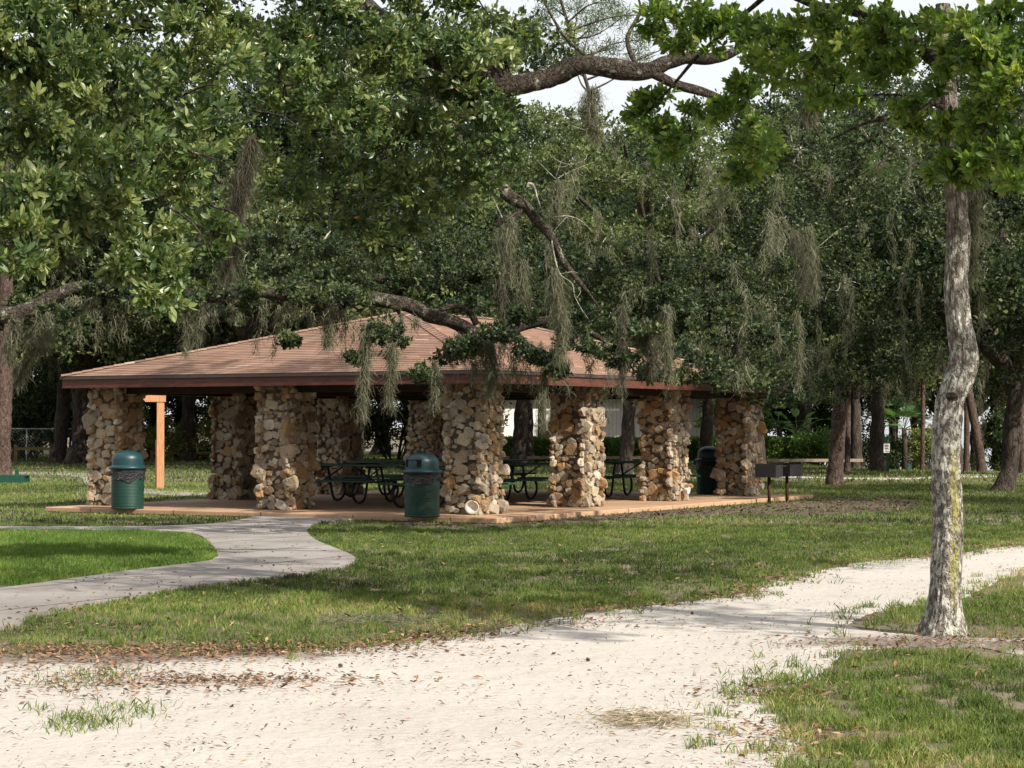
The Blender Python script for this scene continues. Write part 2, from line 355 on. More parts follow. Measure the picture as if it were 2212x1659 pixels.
SAND = [(-500, 1415), (0, 1418), (200, 1416), (450, 1413), (650, 1412), (780, 1398), (900, 1385), (1050, 1365), (1200, 1338), (1300, 1320), (1450, 1303), (1600, 1287), (1660, 1266), (1750, 1236), (1850, 1216), (2000, 1205), (2100, 1190), (2212, 1178), (2600, 1135), (2700, 1160), (2212, 1238), (2150, 1256), (2080, 1296), (1950, 1312), (1880, 1328), (1850, 1345), (1870, 1362), (1990, 1378), (2110, 1382), (2400, 1388), (2400, 1420), (2212, 1418), (2100, 1402), (1960, 1398), (1850, 1408), (1800, 1430), (1740, 1468), (1680, 1490), (1655, 1506), (1680, 1540), (1705, 1580), (1700, 1620), (1740, 1662), (1800, 1900), (1700, 2600), (-900, 2600), (-900, 1700)]
sandP = pts_px(SAND)
def world_poly(P): return [(p[0], p[1]) for p in P]
tag(sheet('sand_path', rough_outline(sandP, .06, .09, seed=3), .007, M['sand']), 'broad pale sandy trail strewn with leaf litter curving to the right', 'path', kind='structure')
# bare soil around the near tree, along the sand's left edge, and by the pavilion
EARTH1 = [(1880, 1352), (1990, 1348), (2080, 1352), (2300, 1360), (2400, 1425), (2212, 1432), (2100, 1412), (1960, 1408), (1870, 1400), (1850, 1375)]
EARTH2 = [(-400, 1405), (0, 1402), (250, 1398), (450, 1402), (620, 1408), (600, 1440), (450, 1462), (250, 1470), (0, 1480), (-400, 1500)]
MULCH = [(850, 1128), (1000, 1136), (1200, 1122), (1400, 1108), (1620, 1094), (1790, 1078), (1960, 1078), (2000, 1096), (1900, 1108), (1700, 1114), (1560, 1112), (1380, 1122), (1200, 1134), (1000, 1146), (860, 1139)]
for k, (nm, E, z, lb) in enumerate([('bare_ground', MULCH, .014, 'dark bare strip of mulch along the pavilion slab')]):
    tag(sheet(nm, rough_outline(pts_px(E), .08, .07, seed=9+k), z, M['earth']), lb, 'ground', kind='structure')
# concrete walk with the grass island cut out
CONC = [(-500, 1480), (0, 1365), (60, 1340), (150, 1320), (400, 1275), (600, 1250), (700, 1236), (750, 1224), (768, 1213), (750, 1200), (690, 1175), (668, 1160), (664, 1148), (674, 1138), (700, 1130), (750, 1126), (830, 1122), (980, 1119), (840, 1108), (600, 1108), (560, 1118), (500, 1130), (430, 1137), (300, 1141), (0, 1141), (-500, 1138), (-500, 1146), (0, 1149), (300, 1150), (415, 1157), (450, 1175), (470, 1203), (462, 1212), (440, 1219), (300, 1236), (150, 1257), (0, 1278), (-500, 1345)]
def smooth_poly(P, n=5):
    P = [p[:2] for p in P]; N = len(P); out = []
    for i in range(N):
        a, b, c, d = [np.array(P[(i+k) % N]) for k in (-1, 0, 1, 2)]
        for k in range(n):
            t = k/n; out.append(.5*((2*b)+(c-a)*t+(2*a-5*b+4*c-d)*t*t+(3*b-a-3*c+d)*t**3))
    return out
concO = smooth_poly(pts_px(CONC), 6)
cw = sheet('concrete_path', concO, .035, M['concrete']); tag(cw, 'grey concrete walk curving from the left up to the pavilion', 'path', kind='structure')
# back walks behind the pavilion
def strip(name, top, bot, z, mat, label):
    P = pts_px(top+bot[::-1]); return tag(sheet(name, smooth_poly(P, 4), z, mat), label, 'path', kind='structure')
strip('concrete_path', [(-300, 1019), (60, 1021), (200, 1024), (240, 1026)], [(-300, 1023), (60, 1026), (170, 1032), (190, 1044)][:4], .02, M['concrete'], 'narrow pale walk crossing the lawn far behind the pavilion')
strip('concrete_path', [(185, 1030), (215, 1036), (320, 1058), (420, 1066), (600, 1068)], [(180, 1040), (200, 1056), (300, 1068), (420, 1074), (600, 1076)], .026, M['concrete'], 'pale curved walk passing behind the left columns')
strip('sand_path', [(1700, 1030), (1900, 1033), (2060, 1024), (2212, 1016), (2500, 1010)], [(1700, 1033), (1900, 1036), (2060, 1032), (2212, 1028), (2500, 1024)], .02, M['sand'], 'thin sandy track crossing the lawn at the far right')
strip('road', [(-300, 998.5), (200, 999), (500, 999.5), (700, 1000)], [(-300, 1001.5), (200, 1002), (500, 1002.5), (700, 1003)], .02, M['concrete'], 'pale kerb line of the park drive at the far left')
# lake
o = mesh_np('water', [[15, 118, -1.55], [400, 118, -1.55], [900, 2000, -1.55], [15, 2000, -1.55]], [[0, 1, 2, 3]], M['water']); tag(o, 'bright lake surface glinting between the trunks at far right', 'water', kind='structure')

# ------------------------------------------------------------------ pavilion
U = np.array([.5, .8660254]); VV = np.array([-.8660254, .5]); F0 = np.array([-.52, 35.6])
RZ = math.atan2(U[1], U[0])            # local x = u, local y = v
pav = empty('picnic_pavilion', (F0[0], F0[1], 0), RZ)
tag(pav, 'open picnic pavilion with rough stone columns and brown shingled hip roof', 'pavilion')
def uv(u, v, z=0): p = F0+U*u+VV*v; return (p[0], p[1], z)
CS = .74; CI = .63; LU = 11.25; LV = 8.0
m = MB(); m.box((LU/2+CS/2-.1, 4.0, .055), (13.8, 9.8, .09), bev=.015)
m.build('floor_slab', M['slab'], pav)
m = MB(); m.box((LU/2+CS/2-.1, 4.0, -.02), (13.76, 9.76, .06)); m.build('slab_footing', M['slab_edge'], pav)

def stone_column(seed, H=2.26):
    rg = np.random.default_rng(seed); m = MB()
    bm = bmesh.new(); bmesh.ops.create_icosphere(bm, subdivisions=2, radius=1); sv = np.array([v.co[:] for v in bm.verts]); sf = np.array([[v.index for v in f.verts] for f in bm.faces]); bm.free()
    P = []
    for face in range(4):
        pts = []
        tries = 0
        while tries < 1500:
            tries += 1
            a = rg.uniform(-.06, CI+.06); z = rg.uniform(.0, H); r = rg.choice([.055, .075, .10, .13, .17], p=[.2, .24, .26, .2, .10])
            if all(abs(a-q[0])**2/((r+q[2])*.80)**2+abs(z-q[1])**2/((r*.8+q[2]*.8)*.76)**2 > 1 for q in pts): pts.append((a, z, r))
        for a, z, r in pts: P.append((face, a, z, r))
    for face, a, z, r in P:
        ang = rg.uniform(-.5, .5); sx, sz, sy = r*rg.uniform(1.0, 1.35), r*rg.uniform(.68, .98), min(.085, r*rg.uniform(.6, .9))
        off = rg.uniform(0, 50, 3); q = sv.copy(); q = np.sign(q)*np.abs(q)**.62; q /= 1.12
        fr = 1.3
        for i in range(len(q)):
            q[i] *= 1+.42*mnoise.noise((sv[i][0]*fr+off[0], sv[i][1]*fr+off[1], sv[i][2]*fr+off[2]))+.22*mnoise.noise((sv[i][0]*3.2+off[1], sv[i][1]*3.2, sv[i][2]*3.2+off[2]))
        q = q*np.array([sx, sy, sz]); ca, sa = math.cos(ang), math.sin(ang)
        q = np.stack([q[:, 0]*ca-q[:, 2]*sa, q[:, 1], q[:, 0]*sa+q[:, 2]*ca], -1)
        q[:, 1] = np.clip(q[:, 1], -sy*rg.uniform(.5, .75), sy); dep = rg.uniform(-.02, .012)
        q = q+np.array([a, -dep, max(z, r*.6)])
        if face == 0: w = q
        elif face == 1: w = np.stack([CI-q[:, 1], q[:, 0], q[:, 2]], -1)
        elif face == 2: w = np.stack([CI-q[:, 0], CI-q[:, 1], q[:, 2]], -1)
        else: w = np.stack([q[:, 1], CI-q[:, 0], q[:, 2]], -1)
        w[:, 2] = np.clip(w[:, 2], 0, H)
        m.addnp(w, sf, float(np.clip(rg.beta(1.1, 1.1), 0, 1)))
    return m
colmesh = []
spots = [(0, 0), (0, LV/2), (0, LV), (3.75, 0), (7.5, 0), (LU, 0), (3.75, LV), (7.5, LV), (LU, LV), (LU, LV/2)]
for k, (u, v) in enumerate(spots):
    if k < 4:
        o = stone_column(100+k).build('stone_column', M['stone'], pav); colmesh.append(o.data)
    else:
        o = bpy.data.objects.new('stone_column', colmesh[k % 4]); COL.objects.link(o); o.parent = pav
    r = (k//4) % 4
    off = [(0, 0), (CI, 0), (CI, CI), (0, CI)][r]
    o.location = (u+.055+off[0], v+.055+off[1], .1); o.rotation_euler = (0, 0, r*PI/2)
    c = MB(); c.box((CI/2, CI/2, 1.16), (CI-.012, CI-.012, 2.3)); co = c.build('mortar_core', M['mortar'], o)
# beams round the edge + cross beams
bt, bb = 2.31, 2.22
m = MB()
for v in (.12+CS/2-.15, LV+CS/2):
    m.box((LU/2+CS/2, v if v > 1 else CS/2, (bt+bb)/2+.04), (LU+CS-.2, .28, bt-bb+.08))
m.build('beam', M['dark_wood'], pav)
m = MB()
for u in (CS/2, 3.75+CS/2, 7.5+CS/2, LU+CS/2):
    m.box((u, LV/2+CS/2, (bt+bb)/2+.03), (.26, LV+CS-.24, bt-bb+.06))
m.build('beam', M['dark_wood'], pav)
OV = .42; u0, u1, v0, v1 = -OV, LU+CS+OV, -OV, LV+CS+.24; ze, zr = 2.53, 3.87
hw = (v1-v0)/2; ra = (u0+hw, v0+hw); rb = (u1-hw, v0+hw)
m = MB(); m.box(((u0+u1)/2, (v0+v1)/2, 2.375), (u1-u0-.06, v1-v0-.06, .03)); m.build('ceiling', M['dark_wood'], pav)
for (a, b, c, d) in ((u0, v0, u1, v0), (u0, v1, u1, v1), (u0, v0, u0, v1), (u1, v0, u1, v1)):
    m = MB()
    if b == d: m.box(((a+c)/2, b, 2.425), (abs(c-a)+.04, .045, .19))
    else: m.box((a, (b+d)/2, 2.425), (.045, abs(d-b)-.05, .19))
    m.build('fascia', M['red_wood'], pav)
    m = MB()
    s_ = -1 if (b == d and b == v0) or (b != d and a == u0) else 1
    if b == d: m.box(((a+c)/2, b+s_*.03, 2.518), (abs(c-a)+.12, .05, .05))
    else: m.box((a+s_*.03, (b+d)/2, 2.518), (.05, abs(d-b)-.005, .05))
    m.build('drip_edge', M['drip'], pav)
# shingled planes, course by course
rg = np.random.default_rng(5)
def plane(e0, e1, t0, t1):
    m = MB(); e0, e1, t0, t1 = map(np.array, (e0, e1, t0, t1)); n = 36
    nrm = np.cross(e1-e0, t0-e0); nrm = nrm/np.linalg.norm(nrm); nrm = nrm if nrm[2] > 0 else -nrm
    for k in range(n):
        fa, fb = k/n, min(1, (k+1.25)/n)
        A0, A1 = e0+(t0-e0)*fa, e1+(t1-e1)*fa; B0, B1 = e0+(t0-e0)*fb, e1+(t1-e1)*fb
        L = np.linalg.norm(A1-A0); w = .31; s = rg.uniform(0, w); cuts = [0.]+list(np.arange(s, L, w))+[L]
        for a, b in zip(cuts[:-1], cuts[1:]):
            if b-a < .01: continue
            fa_, fb_ = a/L, b/L
            P = [A0+(A1-A0)*fa_+nrm*.015, A0+(A1-A0)*(fb_-.004/L)+nrm*.015, B0+(B1-B0)*fb_+nrm*.004, B0+(B1-B0)*fa_+nrm*.004]
            P += [P[0]-nrm*.010, P[1]-nrm*.010]
            m.add(P, [[0, 1, 2, 3], [4, 5, 1, 0]], float(np.clip(rg.normal(.5, .14), 0, 1)))
    return m
ez = ze+.015
for pl in (((u0-.05, v0-.05, ez), (u1+.05, v0-.05, ez), (*ra, zr), (*rb, zr)), ((u1+.05, v1+.05, ez), (u0-.05, v1+.05, ez), (*rb, zr), (*ra, zr)),
           ((u0-.05, v1+.05, ez), (u0-.05, v0-.05, ez), (*ra, zr), (*ra, zr)), ((u1+.05, v0-.05, ez), (u1+.05, v1+.05, ez), (*rb, zr), (*rb, zr))):
    plane(*pl).build('roof', M['shingle'], pav)
m = MB()
for a, b in (((u0-.04, v0-.04, ez), (*ra, zr)), ((u0-.04, v1+.04, ez), (*ra, zr)), ((u1+.04, v0-.04, ez), (*rb, zr)), ((u1+.04, v1+.04, ez), (*rb, zr)), ((*ra, zr), (*rb, zr))):
    a, b = np.array(a), np.array(b); n = int(np.linalg.norm(b-a)/.2)
    for k in range(n):
        p, q = a+(b-a)*k/n, a+(b-a)*(k+1.15)/n; up = np.array([0, 0, 1.]); d = (b-a)/np.linalg.norm(b-a); sd = np.cross(d, up); sd /= np.linalg.norm(sd)
        dr = .028 if abs(d[2]) > .02 else .035
        m.add([p-sd*.13+up*(.035-dr), p+up*.045, p+sd*.13+up*(.035-dr), q-sd*.13+up*(.024-dr), q+up*.034, q+sd*.13+up*(.024-dr)], [[0, 1, 4, 3], [1, 2, 5, 4]], float(np.clip(rg.normal(.55, .2), 0, 1)))
m.build('ridge_cap', M['shingle'], pav)
# round white spotlights at the feet of the columns on the right-hand side
def spotlight(u, v, z, r, ang):
    m = MB(); m.lathe([(r*.35, -.10), (r*.55, -.09), (r*.7, -.04), (r, 0), (r*.97, .012), (r*.6, -.035), (.001, -.05)], n=20)
    o = m.build('spotlight', M['lamp_white'], pav, True); o.location = (u, v, z); o.rotation_euler = (PI/2+.25, 0, ang)
    b = MB(); b.tube([(0, 0, -.09), (0, -.04, -.16), (0, -.10, -.2)], .014, 8); b.build('bracket', M['lamp_white'], o)
spotlight(-.10, .13, .23, .125, -1.15)
spotlight(7.5+.45, -.14, .30, .075, .1); spotlight(LU+.5, -.14, .30, .07, .1)

# ------------------------------------------------------------------ picnic tables
def make_table():
    root = empty('picnic_table'); L = 1.9
    m = MB()
    for k in range(5): m.box((0, -.30+k*.15, .745), (L, .135, .04), bev=.006)
    m.build('tabletop', M['table_green'], root)
    for s in (-1, 1):
        m = MB()
        for k in range(2): m.box((0, s*(.66+k*.14), .445), (L, .125, .038), bev=.006)
        m.build('bench', M['table_green'], root)
    for e in (-.62, .62):
        m = MB()
        m.tube([(e, -.36, .715), (e, .36, .715)], .024, 8); m.tube([(e, -.8, .415), (e, .8, .415)], .022, 8)
        for s in (-1, 1):
            m.tube(spline([(e, s*.20, .71), (e, s*.28, .5), (e, s*.36, .2), (e, s*.44, .07), (e, s*.58, .028), (e, s*.72, .06), (e, s*.83, .17), (e, s*.84, .30), (e, s*.76, .41)], 5), .026, 8)
        m.build('leg', M['black_iron'], root, True)
    m = MB()
    for s in (-1, 1): m.tube([(s*.60, 0, .43), (s*.12, 0, .72)], .016, 6)
    m.tube([(-.62, 0, .42), (.62, 0, .42)], .016, 6); m.build('brace', M['black_iron'], root, True)
    return root
proto = make_table(); tl = [(2.3, 2.1, 'nearest picnic table, just behind the corner column and the middle bin'), (6.2, 2.2, 'picnic table seen between the corner column and the sunlit column'), (9.5, 1.6, 'picnic table seen between the sunlit column and the next one to its right'),
      (3.6, 5.2, 'picnic table on the left behind the second front column'), (6.8, 6.3, 'picnic table far back left, seen over the nearer tables'), (9.9, 5.9, 'farthest picnic table at the back of the pavilion')]
for k, (u, v, lb) in enumerate(tl):
    o = proto if k == 0 else copy_tree(proto)
    p = uv(u, v, .101); o.location = p; o.rotation_euler = (0, 0, RZ+PI/2+(-.06, .05, .12, .04, -.1, .05)[k])
    tag(o, 'dark green '+lb, 'picnic table', 'picnic tables under the pavilion roof')

# ------------------------------------------------------------------ litter bins
def make_bin():
    root = empty('litter_bin'); R = .292
    prof = [(0.001, .0), (R, 0), (R+.008, .012), (R, .03)]
    for k in range(19):
        z = .05+k*.026; prof += [(R, z), (R+.0055, z+.007), (R, z+.014)]
    prof += [(R, .60), (R+.006, .62), (R, .64), (R, .70), (R+.008, .715), (R-.01, .72)]
    m = MB(); m.lathe(prof, n=48); m.build('drum', M['drum'], root, True)
    m = MB(); n = 64; rows = 7; V = []
    for i in range(rows):
        for j in range(n):
            a = 2*PI*j/n; hang = .16+.05*math.sin(a*2+.6)+.025*math.sin(a*7)+.03*max(0, math.cos(a+2.1))
            z = .735-hang*i/(rows-1); r = R+.012+.006*math.sin(a*11+i*1.3)+.008*math.sin(a*23+i*.7)*(i/rows)+.008*(i/rows)
            V.append((r*math.cos(a), r*math.sin(a), z))
    Q = [[i*n+j, i*n+(j+1) % n, (i+1)*n+(j+1) % n, (i+1)*n+j] for i in range(rows-1) for j in range(n)]
    m.add(V, Q); m.build('bin_liner', M['bag'], root, True)
    m = MB(); Rl = .335
    m.lathe([(Rl-.02, .722), (Rl, .73), (Rl+.004, .755), (Rl-.005, .775), (Rl-.04, .785), (Rl-.052, .80)], n=48)
    dome = [(Rl-.052, .80)]+[(( Rl-.052)*math.cos(t*PI/2)**.82 if t < 1 else .001, .80+.10+(.165)*math.sin(t*PI/2)) for t in np.linspace(.0, 1, 12)]
    m.lathe(dome, n=48); lid = m.build('lid', M['lid'], root, True)
    # swing flap with its dark opening
    m = MB(); V = []; nn = 12; rr = Rl-.045
    for i in range(5):
        for j in range(nn+1):
            a = -.55+1.1*j/nn; z = .83+.11*i/4; r = rr*(1-.02*i*i/16); V.append((r*math.cos(a), r*math.sin(a), z))
    Q = [[i*(nn+1)+j, i*(nn+1)+j+1, (i+1)*(nn+1)+j+1, (i+1)*(nn+1)+j] for i in range(4) for j in range(nn)]
    m.add(V, Q); m.build('flap', M['lid'], lid)
    m = MB(); V2 = [(v[0]*.995, v[1]*1.05, v[2]+(.012 if k >= 4*(nn+1) else 0)) for k, v in enumerate(V)]; m.add(V2, Q); m.build('opening', M['black_hole'], lid)
    return root
bn = make_bin()
BG = 'domed litter bins in the park'
bins = [
        (-7.03, 38.3, .1, 1.2, 'green ribbed litter bin with dome lid and black liner beside the leftmost stone column'),
        (-1.50, 34.95, .1, -2.15, 'dark green litter bin with dome lid standing left of the corner column'),
        (4.42, 46.75, .1, -.5, 'unlit dark litter bin standing behind the far right column of the pavilion')]
for k, (x, y, z, r, lb) in enumerate(bins):
    o = bn if k == 0 else copy_tree(bn); o.location = (x, y, z+.002); o.rotation_euler = (0, 0, r); tag(o, lb, 'litter bin', BG)
# the far bin
p = at(907.2, 471.6, 112); o = copy_tree(bn); o.location = (p[0], 112, float(gz(p[0], 112))); o.rotation_euler = (0, 0, 2); o.scale = (.85, .85, .85); tag(o, 'distant small litter bin at the lake edge, right of the white sign', 'litter bin', BG)

# ------------------------------------------------------------------ barbecue grills
def make_grill():
    root = empty('barbecue_grill'); m = MB()
    m.tube([(0, 0, -.05), (0, 0, .56)], .035, 12); m.build('post', M['rust_iron'], root, True)
    m = MB(); w, d, h, th = .27, .21, .27, .012
    m.box((0, 0, .555), (2*w, 2*d, th)); m.box((0, d, .55+h/2), (2*w, th, h)); m.box((-w, 0, .55+h/2), (th, 2*d-.02, h)); m.box((w, 0, .55+h/2), (th, 2*d-.02, h)); m.box((0, -d, .55+h*.46), (2*w, th, h*.92))
    m.box((0, d+.03, .55+h), (2*w+.05, .07, .012)); fb = m.build('firebox', M['black_iron'], root)
    m = MB()
    for k in range(13): m.tube([(-w+.02, -d+.03+k*.03, .76), (w-.02, -d+.03+k*.03, .76)], .006, 5)
    for s in (-1, 1): m.tube([(s*(w-.06), -d-.10, .775), (s*(w-.06), d-.02, .765)], .008, 5)
    m.build('grate', M['black_iron'], root, True)
    return root
g1 = make_grill()
for k, (u, lb) in enumerate([(9.55, 'nearer black barbecue grill on a rusty post by the slab edge'), (10.5, 'farther black barbecue grill, right of the other one')]):
    o = g1 if k == 0 else copy_tree(g1); p = uv(u, -1.22, .01); o.location = p; o.rotation_euler = (0, 0, RZ-PI/2+(.12, -.1)[k]+PI/2); tag(o, lb, 'grill', 'post-mounted barbecue grills')

# ------------------------------------------------------------------ orange timber post
p = gp(160.3, 488.9); r = empty('timber_post', p, .1); tag(r, 'bright orange timber sign post with slanted cap, seen behind the leftmost columns', 'post')
m = MB(); m.box((0, 0, 1.12), (.185, .16, 2.28), bev=.012); m.build('upright', M['orange_wood'], r)
m = MB(); m.box((-.09, .19, .62), (.10, .1, 1.26), bev=.01); m.build('rear_post', M['orange_wood'], r)
m = MB()
pr = [(.13, 2.24), (-.38, 2.24), (-.45, 2.33), (-.43, 2.38), (-.05, 2.49), (.13, 2.50)]
V = [(x, y, z) for y in (-.1, .1) for x, z in pr]; n = 6
m.add(V, [list(range(6)), list(range(6, 12))[::-1]]+[[i, i+6, (i+1) % 6+6, (i+1) % 6] for i in range(6)]); m.build('bracket', M['orange_wood'], r)
m = MB(); m.add([(-.55, -.02, 2.43), (-.55, .55, 2.43), (.1, .55, 2.56), (.1, -.02, 2.56), (-.55, -.02, 2.455), (-.55, .55, 2.455), (.1, .55, 2.585), (.1, -.02, 2.585)], [[0, 1, 2, 3], [7, 6, 5, 4], [0, 4, 5, 1], [1, 5, 6, 2], [2, 6, 7, 3], [3, 7, 4, 0]])
m.build('roof_panel', M['table_green'], r)

# low green box with upright at far left
p = gp(8, 484); r = empty('park_bench', (p[0], p[1], 0), -.06); tag(r, 'low dark green slatted bench on the lawn at the left edge of the photo', 'bench')
m = MB()
for k in range(3): m.box((-.1, -.18+k*.16, .235), (1.3, .14, .035), bev=.005)
m.build('seat', M['bench_green'], r)
m = MB(); m.box((-.1, -.26, .14), (1.3, .03, .19)); m.box((-.1, .22, .14), (1.3, .03, .19)); m.build('side_board', M['bench_green'], r)
for x in (-.6, .46):
    m = MB(); m.box((x, -.02, .11), (.05, .4, .22)); m.build('leg', M['bench_green'], r)
m = MB(); m.box((.22, .1, .31), (.09, .09, .2), bev=.01); m.build('post', M['bench_green'], r)

# white notice sign by the lake
p = at(888, 470.6, 75); zg = float(gz(p[0], 75)); r = empty('notice_sign', (p[0], 75, zg)); tag(r, 'small white notice sign on a dark green post near the lake', 'sign')
m = MB(); m.box((0, 0, .62), (.09, .06, 1.4)); m.build('post', M['bench_green'], r)
zb = 1.6-(443.7-426.7)/F*75-zg; zc = 1.6-(452.8-426.7)/F*75-zg
m = MB(); m.box((-.05, -.045, (zb+zc)/2), (.22, .02, zb-zc)); b = m.build('board', M['white_paint'], r)
m = MB()
for k, (zz, w) in enumerate([(.33, .14), (.27, .16), (.19, .12), (.02, .15), (-.04, .12), (-.1, .16), (-.3, .13), (-.36, .15)]): m.box((-.05, -.057, (zb+zc)/2+zz*(zb-zc)), (w, .003, .012))
m.build('lettering', M['dark_text'], b)
# ------------------------------------------------------------------ foliage engine
def unit(v): return v/(np.linalg.norm(v, axis=-1, keepdims=True)+1e-9)
def rand_ball(n, rg, p=2.4):
    v = unit(rg.normal(size=(n, 3))); return v*(rg.random((n, 1))**(1/p))
def leaf_mesh(name, P, D, L, W, mat, parent, rg, tint=None, hexa=False, upb=.4):
    """one flat leaf per row: P root, D direction, L length, W width"""
    n = len(P); D = unit(D); side = np.cross(D, rg.normal(size=(n, 3))*[1, 1, .6]+[0, 0, upb]); side = unit(side)
    L = np.broadcast_to(L, (n,))[:, None]; W = np.broadcast_to(W, (n,))[:, None]
    if hexa:
        nrm = np.cross(D, side)
        V = np.stack([P, P+D*L*.35+side*W*.42, P+D*L*.75+side*W*.5-nrm*L*.04, P+D*L-nrm*L*.12, P+D*L*.75-side*W*.5-nrm*L*.04, P+D*L*.35-side*W*.42], 1).reshape(-1, 3); k = 6
    else:
        V = np.stack([P, P+D*L*.55+side*W*.5, P+D*L, P+D*L*.55-side*W*.5], 1).reshape(-1, 3); k = 4
    Fa = np.arange(n*k).reshape(n, k)
    if tint is None: tint = rg.random(n)
    return mesh_np(name, V, [Fa], mat, parent, tint=tint)
def clump_points(blobs, rg, ros_per, sub=.34):
    """blobs: (cx,cy,cz, rx,ry,rz, nsub). returns rosette positions, outward dirs, clump tint"""
    P, D, T = [], [], []; subs = []
    for (c, r, ns) in blobs:
        c, r = np.array(c), np.array(r); sc = c+rand_ball(ns, rg, 2.0)*r
        for s in sc:
            q = rand_ball(ros_per, rg, 2.2); e = sub*float(np.mean(r))*rg.uniform(.6, 1.25)
            p = s+q*e*np.array([1.15, 1.15, .7]); P.append(p)
            D.append(q*.9+(s-c)/(np.linalg.norm(s-c)+.3)*.5+np.array([0, 0, .25])+rg.normal(size=q.shape)*.35)
            T.append(np.full(ros_per, rg.normal(0, .17))); subs.append((c, s))
    return np.concatenate(P), np.concatenate(D), np.concatenate(T), subs
def crown(name, blobs, parent, mat, L, W, ros_per, per=8, seed=0, hexa=False, spread=.9, sub=.34, orange=0, tmean=.42):
    rg = np.random.default_rng(seed); P, D, T, subs = clump_points(blobs, rg, ros_per, sub)
    n = len(P); D = unit(D)
    P = np.repeat(P, per, 0); D2 = np.repeat(D, per, 0); d = unit(D2+rg.normal(size=D2.shape)*spread)
    P = P-np.repeat(D, per, 0)*rg.uniform(0, L*.9, (len(P), 1))
    t = np.clip(np.repeat(T, per)+rg.normal(tmean, .2, len(P))+np.repeat(rg.normal(0, .09, n), per), 0, .96)
    if orange: t = np.where(rg.random(len(t)) < orange, rg.uniform(.98, 1, len(t)), t)
    Ls = L*rg.uniform(.5, 1.25, len(P))*np.repeat(rg.uniform(.7, 1.15, n), per); o = leaf_mesh(name, P, d, Ls, Ls*W/L, mat, parent, rg, t, hexa)
    return o, subs
def twigs(mb, subs, r0, rg, frac=1.0, sag=.15):
    for c, s in subs:
        if rg.random() > frac: continue
        mid = (c+s)/2+rg.normal(size=3)*.12*np.linalg.norm(s-c)-np.array([0, 0, sag*.2]); mb.tube(spline([c, mid, s], 3), [r0, r0*.85, r0*.7, r0*.55, r0*.45, r0*.35, r0*.2], 4, False)
def Bp(px, py, Z, rx, ry, dep, ns):
    return (at(px, py, Z), (rx*Z/F, dep, ry*Z/F), ns)

def caster(T_, z, r, n):
    """leaf mass added to a crown, out of frame, to throw shade on T_"""
    k = (z-T_[2])/math.tan(math.radians(38)); return (np.array([T_[0]+.722*k, T_[1]-.692*k, z]), (r, r, r*.6), int(n*2.3))
# hanging moss
def moss_hank(top, length, width, n, seed, mat='moss', name='spanish_moss', parent=None, bend=(0, 0), rw=.011):
    rg = np.random.default_rng(seed); top = np.array(top, float); V = []; T = []
    f = rg.random(n)**1.1; core = top[None, :]+np.stack([np.sin(f*5+seed)*.25*width+bend[0]*f, np.cos(f*4+seed)*.2*width+bend[1]*f, -f*length], -1)
    prof = width*.5*(.75+.45*np.sin(f*length*9+seed)*np.sin(f*length*4.3+seed*2))*(.55+.9*np.sin(np.clip(f*1.25+.08, 0, 1)*PI)**.7)*(1-f**3*.85)
    a = rg.random(n)*2*PI; off = np.stack([np.cos(a), np.sin(a), np.zeros(n)], -1)*(prof*np.sqrt(rg.random(n)))[:, None]
    p = core+off; ln = np.minimum(.30, length*rg.uniform(.08, .20, n))*(1-.3*f)+.04
    w = rw*rg.uniform(.6, 1.3, n); sa = rg.random(n)*PI; sd = np.stack([np.cos(sa), np.sin(sa), rg.normal(0, .2, n)], -1)*w[:, None]
    dirs = off*rg.uniform(-.4, .9, (n, 1))+rg.normal(size=(n, 3))*.07
    seg = 3; rows = []
    for k in range(seg+1):
        g = k/seg; q = p+dirs*g-np.array([0, 0, 1.])*(ln*g)[:, None]+rg.normal(size=(n, 3))*.022; ww = (1-g*.75)
        rows += [q-sd*ww, q+sd*ww]
    V = np.stack(rows, 1).reshape(-1, 3); b = np.arange(n)[:, None]*(2*(seg+1)); Q = np.concatenate([b+np.array([2*k, 2*k+1, 2*k+3, 2*k+2]) for k in range(seg)], 0)
    t = np.tile(np.clip(rg.normal(.5, .22, n), 0, 1), seg)
    return mesh_np(name, V, [Q], M[mat], parent, tint=t)
def moss_many(name, spots, parent, seed, mat='moss', rw=.006):
    """small tufts of one tree collected in one part: spots = (top, length, width, n)"""
    tmp = [moss_hank(t, l, w, n, seed+i, mat, rw=rw) for i, (t, l, w, n) in enumerate(spots)]
    V = []; Q = []; T = []; b = 0
    for o in tmp:
        me = o.data; v = np.empty(len(me.vertices)*3, np.float32); me.vertices.foreach_get('co', v); V.append(v.reshape(-1, 3))
        q = np.empty(len(me.loops), np.int32); me.loops.foreach_get('vertex_index', q); Q.append(q.reshape(-1, 4)+b); b += len(me.vertices)
        a = np.empty(len(me.polygons), np.float32); me.attributes['tint'].data.foreach_get('value', a); T.append(a)
        bpy.data.objects.remove(o); bpy.data.meshes.remove(me)
    return tag(mesh_np(name, np.concatenate(V), [np.concatenate(Q)], M[mat], parent, tint=np.concatenate(T)), kind='stuff')

